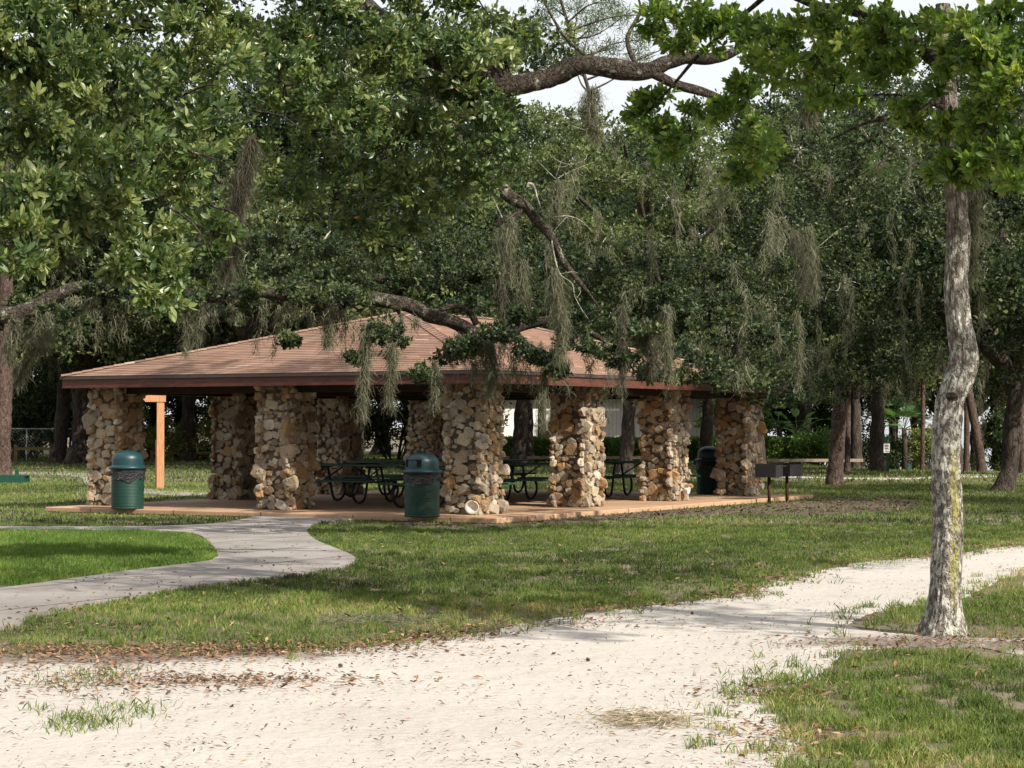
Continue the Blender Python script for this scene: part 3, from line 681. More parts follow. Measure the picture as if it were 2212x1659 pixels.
def limb(mb, spec, r, n=10, wob=.35, sub=6, jit=.05, seed=0):
    """spec: list of (px,py,Z); r list of radii in px-widths/2 at those points (metres)"""
    P = np.array([at(*s) for s in spec]); Q = jitter(spline(P, sub), jit, 1.6, seed); rr = np.interp(np.linspace(0, 1, len(Q)), np.linspace(0, 1, len(r)), r)
    part_limb(Q, rr, n, wob, 4.0); return Q
CTX = {}
def part_limb(P, r, n=12, wob=.3, wf=4, name=None):
    m_ = MB(); m_.tube(P, r, n, True, .5, wob, wf); return m_.build(name or CTX.get('name', 'limb'), CTX['mat'], CTX['root'], True, lambda V: V-CTX['root_loc'])
def ctx(root, mat='bark_limb', name='limb'): CTX.update(root=root, mat=M[mat], name=name, root_loc=np.array(root.location[:]))
def PX(lst, Z): return [(x*K, y*K, Z) for x, y in lst]

# ============ near oak whose canopy fills the upper left
oak1 = empty('live_oak', (-9.2, 19.5, 0)); tag(oak1, 'large live oak with broad glossy leaves filling the upper left of the photo', 'oak tree')
o1l = np.array([9.2, -19.5, 0.])
def shift(Vo): return lambda V: V+Vo
mb = MB(); mb.tube(spline([(-9.2, 19.5, -.1), (-9.15, 19.5, 1.2), (-8.9, 19.4, 3), (-8.2, 19.2, 5.2), (-7.2, 19, 7.5)], 8), np.interp(np.linspace(0, 1, 33), [0, .1, .5, 1], [.62, .46, .36, .2]), 20, True, .5, .3, 3)
mb.build('trunk', M['bark_limb'], oak1, True, shift(o1l))
mb = MB(); ctx(oak1)
part_limb(spline([(-8.9, 19.4, 3), (-7, 19.2, 5.6), (-5, 18.8, 6.3), (-3.2, 18.6, 6.6), (-1.5, 18.8, 6.9)], 7), np.interp(np.linspace(0, 1, 29), [0, 1], [.24, .08]), 12, .3, 4)
part_limb(spline([(-8.2, 19.2, 5.2), (-5, 20.2, 6.9), (-3, 21.2, 6.5), (-1.2, 21.8, 5.7), tuple(at(505, 86, 22))], 7), np.interp(np.linspace(0, 1, 29), [0, 1], [.22, .14]), 12, .3, 4)
limb(mb, [(498, 90, 22), (520, 84, 22), (545, 78, 22), (560, 72, 22), (580, 66, 22), (600, 68, 22), (625, 71, 22), (650, 69, 22), (668, 62, 22), (690, 58, 22), (712, 57, 22), (735, 50, 22), (760, 36, 22)], [.095, .10, .10, .10, .095, .09, .09, .095, .075, .065, .055, .045, .03], 14, .4, seed=2)
limb(mb, [(652, 72, 22), (675, 84, 22), (705, 95, 22), (735, 104, 22), (765, 111, 22)], [.065, .05, .045, .035, .02], 10, .35, seed=4)
limb(mb, [(590, 66, 22), (570, 45, 22.3), (552, 20, 22.6), (540, -8, 23)], [.02, .02, .016, .012], 6, .2)
limb(mb, [(640, 66, 22), (628, 40, 22.3), (640, 15, 22.6), (636, -8, 23)], [.03, .025, .02, .012], 6, .2)
for (x, y, x2, y2) in ((170, 205, 215, 260), (212, 205, 250, 235), (185, 95, 225, 90), (190, 148, 232, 175), (60, 230, 100, 250), (250, 110, 300, 130)):
    limb(mb, [(x, y, 17.2), ((x+x2)/2+4, (y+y2)/2-5, 17.1), (x2, y2, 17)], [.012, .009, .004], 5, .1)
A1 = [(15, -4, 18, 30, 18), (75, -6, 18, 36, 18), (135, -4, 18.5, 36, 20), (195, -8, 18.8, 34, 18), (90, 20, 18.5, 60, 26), (160, 95, 18.8, 40, 40), (30, 90, 18.5, 50, 40), (225, 65, 19.5, 40, 40), (90, 135, 18.6, 50, 40), (-20, 60, 17, 60, 50), (40, 40, 17, 60, 50), (40, 130, 17, 55, 50), (10, 205, 16.3, 36, 42), (70, 205, 17, 45, 40), (110, 90, 17.5, 60, 55), (110, 175, 17, 55, 50), (150, 240, 17.3, 45, 38), (185, 150, 18, 50, 55), (190, 50, 18.5, 55, 50), (212, 228, 18, 22, 34), (152, 296, 17.3, 20, 16), (112, 268, 17, 22, 18), (14, 262, 16, 26, 14), (165, 275, 17.6, 30, 22), (215, 110, 19, 28, 40), (55, 180, 16.4, 25, 20), (30, 232, 16, 26, 22)]
A2 = [(320, -6, 21, 40, 20), (400, -4, 21.5, 44, 22), (475, -6, 22, 40, 22), (265, 45, 21.5, 26, 36), (410, 80, 22.5, 60, 40), (460, 150, 23, 40, 40), (285, 85, 20.5, 38, 40), (300, 40, 21, 50, 42), (350, 110, 21, 50, 50), (375, 40, 21, 60, 45), (455, 40, 21, 55, 42), (330, 165, 22, 55, 48), (410, 130, 22, 55, 55), (475, 105, 22, 42, 50), (360, 215, 22.5, 48, 30), (425, 195, 22.5, 45, 42), (500, 140, 22, 24, 40), (505, 60, 22, 22, 35), (385, 245, 22.5, 28, 14), (300, 195, 22.8, 30, 35), (478, 172, 22.3, 30, 26), (262, 150, 21, 16, 30), (228, 25, 20, 24, 30), (525, 30, 22.3, 14, 22)]
A3 = [(60, -70, 17, 110, 50), (230, -60, 19, 90, 46), (400, -60, 20.5, 110, 50), (-110, 60, 17, 70, 90), (-90, 190, 17, 60, 60), (540, -50, 21.5, 60, 34)]
bl = [Bp(x, y, Z, rx, ry, .8, max(5, int(rx*ry/165))) for x, y, Z, rx, ry in A1]
cr, subs = crown('crown', [((b[0]+o1l), b[1], b[2]) for b in bl], oak1, M['leaf_near'], .105, .034, 15, 9, 21, True, .8, .36, .0012, .54)
twigs(mb, [(c-o1l, s-o1l) for c, s in subs], .012, RNG, .5)
bl = [Bp(x, y, Z, rx, ry, .9, max(6, int(rx*ry/135))) for x, y, Z, rx, ry in A2]
cr, subs = crown('crown', [((b[0]+o1l), b[1], b[2]) for b in bl], oak1, M['leaf_near'], .10, .032, 15, 9, 22, True, .8, .36, .003, .46)
twigs(mb, [(c-o1l, s-o1l) for c, s in subs], .012, RNG, .5)
bl = [Bp(x, y, Z, rx, ry, 1.2, 15) for x, y, Z, rx, ry in A3]
crown('crown', [((b[0]+o1l), b[1], b[2]) for b in bl], oak1, M['leaf_near'], .12, .042, 12, 8, 23, False)
tag(mb.build('twig', M['bark_limb'], oak1, True, shift(o1l)), kind='stuff')

# ============ lichen covered tree on the right
T2 = gp(944, 636.6); t2 = empty('young_oak', T2); tag(t2, 'slender crooked oak with lichen-mottled grey bark standing beside the sandy trail', 'oak tree')
cy = [(1585, 120, 235), (1500, 133, 234), (1400, 139, 235), (1300, 143, 240), (1200, 150, 245), (1100, 145, 241), (1000, 143, 236), (940, 145, 240), (880, 149, 245), (820, 163, 250), (780, 174, 270), (740, 190, 288), (700, 205, 299), (650, 212, 302), (600, 206, 295), (520, 197, 280), (460, 194, 274), (400, 195, 270), (300, 200, 279), (200, 203, 271), (100, 190, 261), (30, 184, 254), (-60, 176, 244), (-200, 168, 232), (-340, 165, 222), (-500, 170, 215)]
Zt = T2[1]; PT = []; RT = []
for y, a, b in cy:
    px = 888.9+(a+b)/2*.3064; py = 152.4+y*.3064; PT.append(at(px, py, Zt)); RT.append((b-a)*.3064/2*Zt/F)
PT = np.array(PT); PT[0][2] = -.02; PT[:, 1] += np.interp(PT[:, 2], [0, 1.5, 2.4, 4, 6], [0, .05, .16, .1, .3])
SP = spline(PT, 9); RR = np.interp(np.linspace(0, 1, len(SP)), np.linspace(0, 1, len(RT)), RT); RR[:10] *= np.linspace(1.16, 1, 10)
nn = 72; Vt = []; st = []
for i, p in enumerate(SP):
    for j in range(nn):
        a = 2*PI*j/nn; cs, sn = math.cos(a), math.sin(a); z = p[2]
        rd = mnoise.noise((cs*5.2, sn*5.2, z*2.6)); rd2 = mnoise.noise((cs*12, sn*12, z*7+5)); big = mnoise.noise((cs*.9, sn*.9, z*1.8+9))
        r = RR[i]*(1+.10*big)+.015*(-abs(rd)*1.6+.35)+.006*rd2
        if z < .4: r += (.4-z)**1.5*(.08+.2*max(0, math.sin(a*2.5+.8))**2)
        Vt.append((p[0]+cs*r, p[1]+sn*r, z))
        st.append(max(0, 1-abs((a % (2*PI))-5.1)/.62)*float(np.interp(z, [.15, .5, 1.2, 1.5], [.1, 1, 1, 0]))+.25*max(0, rd2))
Vt = np.array(Vt)-T2; i = np.arange(len(SP)-1)[:, None]*nn; j = np.arange(nn)[None, :]
Q = np.stack([i+j, i+(j+1) % nn, i+nn+(j+1) % nn, i+nn+j], -1).reshape(-1, 4)
tr = mesh_np('trunk', Vt, [Q], M['bark_near'], t2, smooth=True); at_ = tr.data.attributes.new('stain', 'FLOAT', 'POINT'); at_.data.foreach_set('value', np.array(st, np.float32))
# knot hole and knobs
kc = at(952.5, 397.5, Zt)-T2; m = MB(); m.lathe([(.001, .02), (.016, .015), (.026, -.004), (.040, -.012), (.05, -.03)], n=16)
kn = m.build('knot', M['bark_limb'], t2, True); kn.location = kc+np.array([0, -.125+.1, 0]); kn.rotation_euler = (PI/2, 0, 0)
mb = MB(); top = PT[-1]; ctx(t2)
def L2(spec, r, n=8): limb(mb, spec, r, n, .3, seed=7)
L2([(940, 60, 16), (900, 30, 16.2), (850, 10, 16.6), (790, -5, 17), (720, -20, 17.5)], [.07, .05, .04, .03, .02])
L2([(938, 100, 16), (905, 118, 16), (868, 125, 16.3), (830, 140, 16.6)], [.035, .022, .014, .006])
L2([(942, 110, 16), (905, 96, 16.1), (860, 97, 16.3)], [.02, .012, .006])
L2([(944, 60, 16), (980, 40, 15.5), (1020, 45, 15), (1060, 60, 14.6)], [.05, .035, .025, .02])
L2([(800, -40, 17.2), (760, 0, 17.6), (700, 60, 18), (650, 110, 18.4)], [.03, .022, .016, .008])
B2 = [(655, 98, 18.3, 26, 12), (715, 102, 18, 26, 12), (742, 82, 17.8, 20, 14), (692, 40, 18.2, 24, 14), (735, 30, 18, 34, 20), (775, 62, 17.6, 28, 22), (800, 18, 17, 30, 24), (860, 20, 16, 30, 24), (905, 60, 15.8, 18, 22), (760, 150, 17.4, 28, 22), (815, 55, 16.6, 36, 28), (1000, 10, 14.6, 40, 24), (980, 60, 14.7, 26, 30), (664, 16, 18, 26, 18), (710, 20, 18, 45, 30), (770, 38, 17, 38, 36), (640, 112, 18.5, 34, 20), (690, 125, 18, 34, 26), (672, 150, 18.3, 26, 18), (745, 128, 17.8, 22, 30), (830, 24, 16, 45, 30), (835, 85, 16.6, 35, 30), (880, 40, 15.5, 34, 36), (1000, 40, 14.5, 45, 45), (985, 125, 14.5, 36, 36), (1015, 180, 14.2, 18, 16), (918, 110, 15.4, 14, 22), (966, 150, 15.3, 14, 18), (938, 130, 15.3, 9, 8), (945, 66, 15.3, 9, 8), (936, 20, 15.3, 10, 8), (940, 165, 15.3, 12, 7), (1000, 85, 14.5, 40, 34), (975, 168, 14.7, 16, 12), (1018, 140, 14.2, 20, 26), (968, 60, 15, 22, 26), (870, 60, 16, 34, 30), (745, 178, 17.8, 18, 12)]
bl = [Bp(x, y, Z, rx, ry, .6, max(5, int(rx*ry/135))) for x, y, Z, rx, ry in B2]
bl += [Bp(x, y, Z, rx, ry, 1.0, 20) for x, y, Z, rx, ry in [(700, -60, 18, 90, 44), (840, -60, 16, 90, 50), (980, -60, 15, 80, 55), (1085, 60, 14.5, 50, 80)]]
bl += [caster(T_, z_, r_, n_) for T_, z_, r_, n_ in [((3.3, 16, 1.6), 6.0, 1.3, 16), ((3.3, 16, 3.4), 7.6, 1.3, 12), ((-5, 22, 0), 8, 1.7, 20), ((-2.6, 21, 0), 8.2, 1.7, 20), ((-.4, 22.2, 0), 8, 1.7, 20), ((1.8, 23, 0), 8, 1.5, 16), ((-3.4, 24.6, 0), 8.4, 1.4, 14), ((3.6, 24.6, 0), 8.2, 1.2, 10), ((-7, 20, 0), 8.2, 1.6, 14), ((1.2, 19.2, 0), 7.4, .9, 6), ((.2, 16.2, 0), 7, .8, 5)]]
cr, subs = crown('crown', [((b[0]-T2), b[1], b[2]) for b in bl], t2, M['leaf_bright'], .085, .031, 12, 9, 31, True, .8, .38, 0, .58)
twigs(mb, [(c+T2, s+T2) for c, s in subs], .009, RNG, .6)
tag(mb.build('twig', M['bark_limb'], t2, True, shift(-T2)), kind='stuff')

# ============ sagging-limbed oak over the pavilion roof (trunk out of frame at left)
OB = np.array([-15., 31., 0]); t3 = empty('live_oak', OB); tag(t3, 'moss-hung live oak whose long limbs sag in front of the pavilion roof', 'oak tree')
mb = MB(); mb.tube(spline([(-15, 31, -.1), (-14.9, 31, 1.5), (-14.5, 31, 3.2), (-14, 31, 6), (-12.5, 31, 9)], 7), np.interp(np.linspace(0, 1, 29), [0, .12, 1], [.85, .6, .3]), 20, True, .5, .3, 3)
mb.build('trunk', M['bark_limb'], t3, True, shift(-OB))
ctx(t3)
part_limb(spline([(-14.5, 31, 3.2), (-12, 30.5, 2.9), (-9.5, 30.2, 2.75), tuple(at(0, 317, 30))], 6), np.linspace(.3, .2, 19), 14, .3, 3)
L3 = lambda lst, r, n=12, Z=30, w=.35, s=0: limb(mb, PX(lst, Z), [x*Z/F*K for x in r], n, w, 7, .05, s)
L3([(-10, 686), (40, 676), (80, 664), (120, 645), (170, 622), (230, 618), (300, 640), (370, 640), (440, 640), (500, 640), (560, 630), (620, 636), (700, 640), (780, 640), (850, 656), (900, 668), (930, 682), (965, 692), (1000, 706), (1035, 722), (1062, 732)], [21, 20, 18, 16, 14, 13, 13, 14, 16, 16, 14, 12, 11, 13, 15, 16, 16, 16, 16, 15, 13], 14)
L3([(1062, 732), (1090, 722), (1120, 708), (1150, 698), (1190, 694), (1235, 704), (1270, 716), (1310, 735)], [12, 11, 11, 10, 10, 10, 8, 5], 10)
L3([(1110, 722), (1150, 748), (1190, 770), (1215, 782), (1225, 800)], [9, 9, 9, 7, 4], 9)
L3([(950, 668), (985, 662), (1015, 676), (1030, 700)], [6, 6, 7, 7], 8)
part_limb(spline([(-14, 31, 6), (-9, 30.5, 9.7), (-5, 29.6, 9.4), (-2, 29.2, 7.4), tuple(at(470*1, 168, 29))], 7), np.linspace(.24, .14, 29), 12, .3, 4)
L3([(1000, 360), (1040, 380), (1080, 402), (1110, 430), (1140, 452), (1165, 485), (1192, 522), (1212, 555), (1235, 585), (1262, 622), (1296, 672)], [12, 13, 14, 13, 11.5, 10, 9, 8, 6, 4.5, 1.2], 12, 29, .4)
L3([(1140, 440), (1112, 468), (1085, 472), (1076, 486)], [9, 8, 7, 3], 8, 29)
L3([(850, 656), (870, 690), (862, 720)], [6, 4, 2], 6)
ctx(t3, 'bark_dead', 'dead_branch')
D3 = [([(1138, 404), (1142, 396), (1152, 402), (1160, 430), (1172, 455), (1190, 468), (1225, 468), (1255, 480), (1278, 500)], [5, 6, 5, 3.5, 3, 2.6, 2.4, 2, 1]), ([(1190, 466), (1205, 440), (1210, 410), (1200, 388)], [2.4, 1.8, 1.6, 1]), ([(1200, 388), (1185, 372), (1165, 350)], [1.6, 1.3, .7]), ([(1200, 388), (1235, 372), (1290, 350)], [1.6, 1.2, .6]), ([(1200, 385), (1215, 345), (1212, 352)], [1.2, .8, .4]),
      ([(1192, 520), (1200, 560), (1212, 592), (1235, 612), (1240, 640), (1255, 668), (1272, 690)], [3.4, 3, 3, 2.6, 2.2, 1.6, .7]), ([(1085, 470), (1075, 445), (1068, 430)], [2.6, 2, 1]), ([(1212, 590), (1235, 585), (1250, 588)], [1.8, 1.4, .6]), ([(1243, 645), (1252, 630), (1248, 622)], [1.6, 1.4, .8]), ([(470, 482), (500, 520), (540, 550)], [1.6, 1.2, .5]), ([(1225, 468), (1205, 490), (1195, 505)], [1.5, 1.1, .6])]
for l, r in D3: limb(mb, PX(l, 28.8), [.55*x*28.8/F*K for x in r], 6, .2, 5, .03)
C3 = [(500, 335, 29.3, 22, 10), (525, 352, 29.3, 14, 8), (618, 362, 29.4, 24, 10), (655, 374, 30, 26, 9), (575, 324, 29.5, 24, 9), (392, 338, 29.3, 18, 10), (540, 205, 33, 30, 26), (640, 262, 34, 50, 24), (700, 268, 34, 50, 28), (605, 280, 31.5, 40, 30), (660, 300, 31, 45, 32), (720, 315, 32, 45, 34), (655, 350, 30, 36, 20), (700, 372, 31, 34, 18), (735, 375, 31.5, 32, 24), (765, 345, 33, 36, 36), (765, 285, 34, 36, 36), (542, 355, 29.5, 20, 8), (580, 340, 30, 24, 10),
      (382, 340, 29.2, 24, 26), (358, 355, 29.2, 14, 12), (447, 352, 29.6, 24, 20), (425, 375, 29.6, 14, 10), (470, 345, 29.6, 14, 10), (290, 340, 29, 6, 5), (557, 368, 29.2, 10, 12), (210, 315, 31, 35, 14), (215, 288, 29.4, 28, 12), (255, 294, 29.2, 30, 13), (300, 284, 29.2, 34, 13), (345, 290, 29.2, 30, 12), (180, 300, 29.2, 26, 10), (95, 285, 29.3, 26, 12), (320, 296, 29.3, 40, 9), (125, 292, 29.5, 22, 10), (60, 312, 29.4, 14, 6), (520, 318, 29.3, 22, 8), (640, 330, 29.3, 26, 14), (600, 350, 29.4, 18, 8),
      (250, 285, 31, 36, 18), (300, 275, 31, 45, 24), (350, 285, 31, 40, 20), (400, 275, 31, 45, 26), (450, 280, 31, 45, 26), (500, 270, 31.5, 45, 32), (530, 300, 31, 36, 22), (560, 250, 32, 40, 30), (480, 305, 30.5, 30, 14), (330, 248, 32, 60, 24), (430, 245, 32, 60, 24), (510, 225, 33, 40, 30), (590, 315, 30.5, 30, 12), (270, 240, 31.5, 30, 26), (20, 300, 31, 26, 8)]
bl = [Bp(x, y, Z, rx, ry, .7, max(7, int(rx*ry/70))) for x, y, Z, rx, ry in C3]
bl += [caster(T_, z_, r_, n_) for T_, z_, r_, n_ in [((5, 45.7, 1.2), 11.2, 2.0, 40), ((6.5, 47, 1), 11.6, 2.0, 30), ((-4, 38, 2.0), 10, 1.2, 16), ((-.9, 35.8, 1.6), 9.8, 1.3, 24), ((-1.6, 35, .6), 9.2, 1.1, 16), ((3.3, 42.4, 1.6), 10.8, 1.2, 14), ((9, 44, 0), 11.5, 2.4, 36), ((8, 39, 0), 10.5, 2.2, 32), ((11.5, 41, 0), 11.5, 2.4, 36), ((6.6, 35.4, 0), 10, 1.6, 16), ((-6.8, 39, 2.2), 10.2, 1.0, 9), ((0, 41, 3.4), 11.5, 1.5, 9), ((13, 47, 0), 12.4, 2.6, 30), ((14, 56, 0), 14.5, 3, 34), ((9, 54, 0), 14, 2.6, 26)]]
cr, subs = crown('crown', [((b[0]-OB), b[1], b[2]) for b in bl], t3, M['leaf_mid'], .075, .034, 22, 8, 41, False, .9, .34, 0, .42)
mb = MB(); twigs(mb, subs, .010, RNG, .8); tag(mb.build('twig', M['bark_limb'], t3), kind='stuff')

# the long hanks of moss one can tell apart
MG = 'Spanish moss hanging from the oak limbs'
HK = [((548, 295), 290, 26, 20, 420, 'moss_brown', 'longest grey-brown moss hank hanging in the upper left foliage gap', -.30),
      ((400, 640), 118, 16, 29.5, 150, 'moss', 'left one of two short moss strands hanging left of the roof slope', 0), ((428, 640), 100, 16, 29.5, 140, 'moss', 'right one of two short moss strands hanging left of the roof slope', 0),
      ((88, 690), 130, 46, 30, 300, 'moss', 'wide ragged moss curtain on the limb above the leftmost pine trunk', -.25), ((28, 700), 80, 30, 30, 130, 'moss', 'short moss curtain at the left edge below the thick limb', 0),
      ((1098, 470), 128, 28, 28.9, 280, 'moss', 'thick pale moss hank hanging from the broken stub of the upper limb', 0), ((1130, 560), 115, 17, 29, 150, 'moss', 'thin moss strand just left of the long central one', 0),
      ((1206, 580), 185, 30, 28.8, 380, 'moss', 'long dense central moss hank in front of the right roof slope', 0), ((1060, 730), 115, 20, 29.6, 220, 'moss', 'pale moss hank hanging from the lowest bend of the sagging limb', 0),
      ((786, 700), 190, 15, 29, 260, 'moss', 'very long thin moss strand crossing the eave between second column and middle bin', 0), ((845, 740), 130, 13, 29, 170, 'moss', 'long thin moss strand right of the other long one at the eave', 0),
      ((1203, 390), 70, 16, 28.7, 110, 'moss', 'small moss tuft on the dead twigs below the sky gap', 0), ((1440, 660), 150, 18, 29, 190, 'moss', 'moss strand hanging down over the right eave fascia', 0), ((1400, 690), 110, 34, 29.4, 240, 'moss_brown', 'wide brownish moss veil in front of the right roof end', 0),
      ((1345, 660), 170, 13, 29, 120, 'moss_brown', 'thin brown moss thread reaching the eave right of the sunlit column', 0), ((940, 780), 100, 11, 29.3, 110, 'moss', 'thin moss strand just above the middle bin', 0), ((1172, 790), 130, 10, 29.5, 110, 'moss', 'thin moss thread left of the sunlit column', 0),
      ((1776, 70), 180, 34, 21.5, 330, 'moss_brown', 'broad brown moss hank hanging in the upper right foliage', -.15), ((1280, 190), 105, 36, 22, 230, 'moss', 'sunlit yellowish moss below the big horizontal limb', 0),
      ((1752, 490), 150, 26, 34, 260, 'moss', 'pale moss hank against dark foliage left of the lichen-covered tree', 0), ((1730, 500), 130, 40, 35, 220, 'moss_brown', 'brown moss veil beside the pale hank left of the lichen-covered tree', 0), ((1725, 670), 150, 11, 34, 110, 'moss', 'thin moss thread hanging above the pair of grills', 0),
      ((1642, 640), 110, 30, 34, 160, 'moss', 'ragged moss tuft above the last column on the right', 0), ((2102, 360), 230, 12, 16.2, 170, 'moss', 'thin moss strand clinging to the right side of the lichen-covered trunk', 0), ((620, 560), 90, 14, 31, 100, 'moss', 'short moss strand in the leaves above the left roof slope', 0),
      ((130, 450), 110, 24, 17.5, 130, 'moss_brown', 'small brown moss tangle between two leaf clusters at far left', 0), ((1085, 600), 150, 24, 31, 180, 'moss_brown', 'brown moss behind the pale hank of the upper limb', 0), ((705, 690), 60, 18, 29.6, 110, 'moss', 'short moss tuft over the left roof slope', 0)]
for k, ((x, y), ln, w, Z, n, mt, lb, bd) in enumerate(HK):
    o = moss_hank((0, 0, 0), ln*K*Z/F, w*K*Z/F, int(n*4.6), 60+k, mt, bend=(bd, 0), rw=.0034 if Z < 24 else .0045); o.location = at(x*K, y*K, Z); tag(o, lb, 'moss', MG)
sp = []; rg = np.random.default_rng(77)
for k in range(60):
    x = rg.uniform(0, 1300); y = float(np.interp(x, [0, 170, 440, 850, 1060, 1300], [690, 640, 650, 670, 745, 730])); Z = 29.8
    sp.append((at(x*K, y*K, Z)-OB, rg.uniform(.12, .7), rg.uniform(.08, .22), 80))
for k in range(40):
    x, y = rg.uniform(1180, 1700), rg.uniform(330, 780); Z = rg.uniform(30, 34); sp.append((at(x*K, y*K, Z)-OB, rg.uniform(.3, 1.1), rg.uniform(.08, .25), 100))
moss_many('moss', sp, t3, 500)
# ------------------------------------------------------------------ trees standing behind
def bg_variant(seed, pine=False):
    """crown + limbs + moss of one tree about 14 m high round a trunk at the origin"""
    rg = np.random.default_rng(seed); mb = MB(); bl = []
    lean = rg.normal(size=2)*.3; fork = rg.uniform(2.6, 3.6)
    mb.tube(spline([(0, 0, -.2), (lean[0]*.2, lean[1]*.2, .8), (lean[0]*.5, lean[1]*.5, fork), (lean[0], lean[1], fork+.8)], 8), np.interp(np.linspace(0, 1, 25), [0, .12, .3, 1], [.52, .35, .27, .24]), 14, True, .5, .35, 2)
    for k in range(7):
        a = 2*PI*k/7+rg.uniform(-.4, .4); R = rg.uniform(3.0, 5.4); h = rg.uniform(5.5, 12.5) if k else 13
        p0 = np.array([lean[0]*.6, lean[1]*.6, fork-.2+k*.1]); p1 = np.array([math.cos(a)*R*.35, math.sin(a)*R*.35, fork+(h-fork)*.5]); p2 = np.array([math.cos(a)*R, math.sin(a)*R, h])
        mb.tube(spline([p0, p1, p2], 6), np.interp(np.linspace(0, 1, 13), [0, 1], [.22, .06]), 8, True, .5, .3, 2)
        bl.append((p2, (rg.uniform(1.9, 2.8), rg.uniform(1.9, 2.8), rg.uniform(1.3, 2.2)), 26)); bl.append((p1+(p2-p1)*.4+[0, 0, .4], (2.1, 2.1, 1.4), 18))
    for k in range(9):
        a = rg.uniform(0, 2*PI); R = rg.uniform(3.4, 5.8); bl.append((np.array([math.cos(a)*R, math.sin(a)*R, rg.uniform(4.0, 7)]), (1.9, 1.9, 1.2), 16))
    P, D, T, subs = clump_points(bl, rg, 17, .34); per = 5; n = len(P)
    P = np.repeat(P, per, 0)+rg.normal(size=(n*per, 3))*.09; D = unit(np.repeat(D, per, 0)+rg.normal(size=(n*per, 3)))
    L = rg.uniform(.13, .25, n*per); V = (P, D, L, np.clip(np.repeat(T, per)*1.3+rg.normal({3: .36, 8: .5, 14: .6, 22: .42}[seed], .2, n*per), 0, 1))
    sp = []
    for c, s in subs:
        if s[2] < 8 and rg.random() < .20: sp.append((s, rg.uniform(.5, 1.7), rg.uniform(.15, .35), 60))
    return mb, V, sp, rg
def make_bg(seed):
    mb, (P, D, L, T), sp, rg = bg_variant(seed); root = empty('oak_tree')
    mb.build('trunk', M['bark_far'], root, True); leaf_mesh('crown', P, D, L, L*.5, M['leaf_far'], root, rg, T)
    V = [];
    mt = MB(); twigs(mt, [(np.array(a_[0])*[.7, .7, 1]+[0, 0, .6], np.array(a_[0])) for a_ in sp], .03, rg); tag(mt.build('twig', M['bark_dead'], root), kind='stuff')
    tmp = moss_many('moss', sp, root, seed*10, rw=.011)
    return root
vs = [make_bg(s) for s in (3, 8, 14, 22)]
used = set()
BGT = [  # px, Z, scale, rot, variant, label
 (57, 91, 1.15, .3, 0, 'left trunk of the dark pair of oaks behind the leftmost column'), (76, 90, 1.3, 2.2, 1, 'right, thicker trunk of the dark pair of oaks behind the leftmost column'),
 (-30, 80, 1.25, 1.1, 2, 'dark oak rising at the left edge behind the pine trunk'), (188, 96, 1.2, 4.0, 3, 'oak seen beyond the orange timber post'), (265, 84, 1.3, 5.1, 0, 'oak rising behind the left roof slope'), (352, 78, 1.25, .9, 2, 'leaning oak seen through the pavilion behind the back columns'),
 (435, 92, 1.3, 3.3, 1, 'oak standing behind the ridge of the roof'), (517, 84, 1.05, 2.0, 3, 'dark oak trunk seen right of the corner column against the white building'), (527.5, 93, 1.0, 5.5, 2, 'thin oak trunk between the dark oak and the reddish pine'),
 (624, 70, .85, 1.7, 1, 'stout oak with flared foot seen between the sunlit column and the next column'), (701, 88, .95, .4, 0, 'slim oak left of the unlit bin behind the pavilion'), (760, 68, .82, 4.4, 3, 'dark oak behind the right end of the roof'),
 (857, 90, .9, 2.9, 2, 'grey oak trunk just right of the reddish pine beyond the grills'), (876, 78, 1.0, 3.6, 1, 'forked oak beside the white notice sign'), (1004, 52.5, .8, 1.3, 0, 'dark flared oak at the right edge behind the trail'), (957, 99, 1.25, 5.9, 3, 'oak hidden behind the lichen-covered trunk'),
 (1062, 70, 1.3, .2, 2, 'oak standing just outside the right edge'), (918, 118, 1.3, 2.4, 0, 'distant oak above the far litter bin'), (800, 104, 1.2, 1.9, 1, 'oak rising behind the trimmed hedge'), (700, 118, 1.05, 3.1, 3, 'distant oak above the white building'),
 (590, 120, .95, 5.2, 0, 'far oak above the middle of the white building'), (480, 120, 1.35, .7, 2, 'far oak left of the white building'), (380, 118, 1.5, 2.6, 3, 'far oak high behind the roof ridge'), (290, 125, 1.55, 4.7, 1, 'far oak high behind the left roof slope'), (180, 120, 1.5, 1.5, 2, 'far oak behind the timber post'),
 (60, 125, 1.6, 3.9, 0, 'far oak behind the dark pair of trunks'), (-40, 118, 1.6, .1, 3, 'far oak beyond the left edge'), (1000, 125, 1.5, 4.2, 1, 'far oak near the lake at the right edge'),
 (938, 130, 1.0, 1.4, 0, 'lake-side oak seen left of the lichen-covered trunk'), (975, 124, .95, 2.7, 2, 'lake-side oak seen right of the lichen-covered trunk'), (1022, 112, 1.0, 5.0, 3, 'lake-side oak at the right edge of the photo'), (893, 126, 1.05, .8, 1, 'lake-side oak behind the notice sign'), (846, 114, 1.05, 3.9, 0, 'background oak between the stout pine and the forked oak'),
 (18, 106, .95, 2.2, 1, 'background oak behind the wire fence'), (108, 108, 1.0, 5.4, 2, 'background oak just right of the dark pair of trunks'), (150, 105, .95, 3.0, 3, 'background oak just left of the timber post'), (225, 108, .95, 1.2, 0, 'background oak above the speckled shrubs'), (318, 108, 1.0, 4.1, 1, 'background oak seen under the left eave'), (410, 107, .95, .5, 3, 'background oak seen through the middle bay'), (465, 109, 1.0, 3.4, 2, 'background oak left of the white building')]
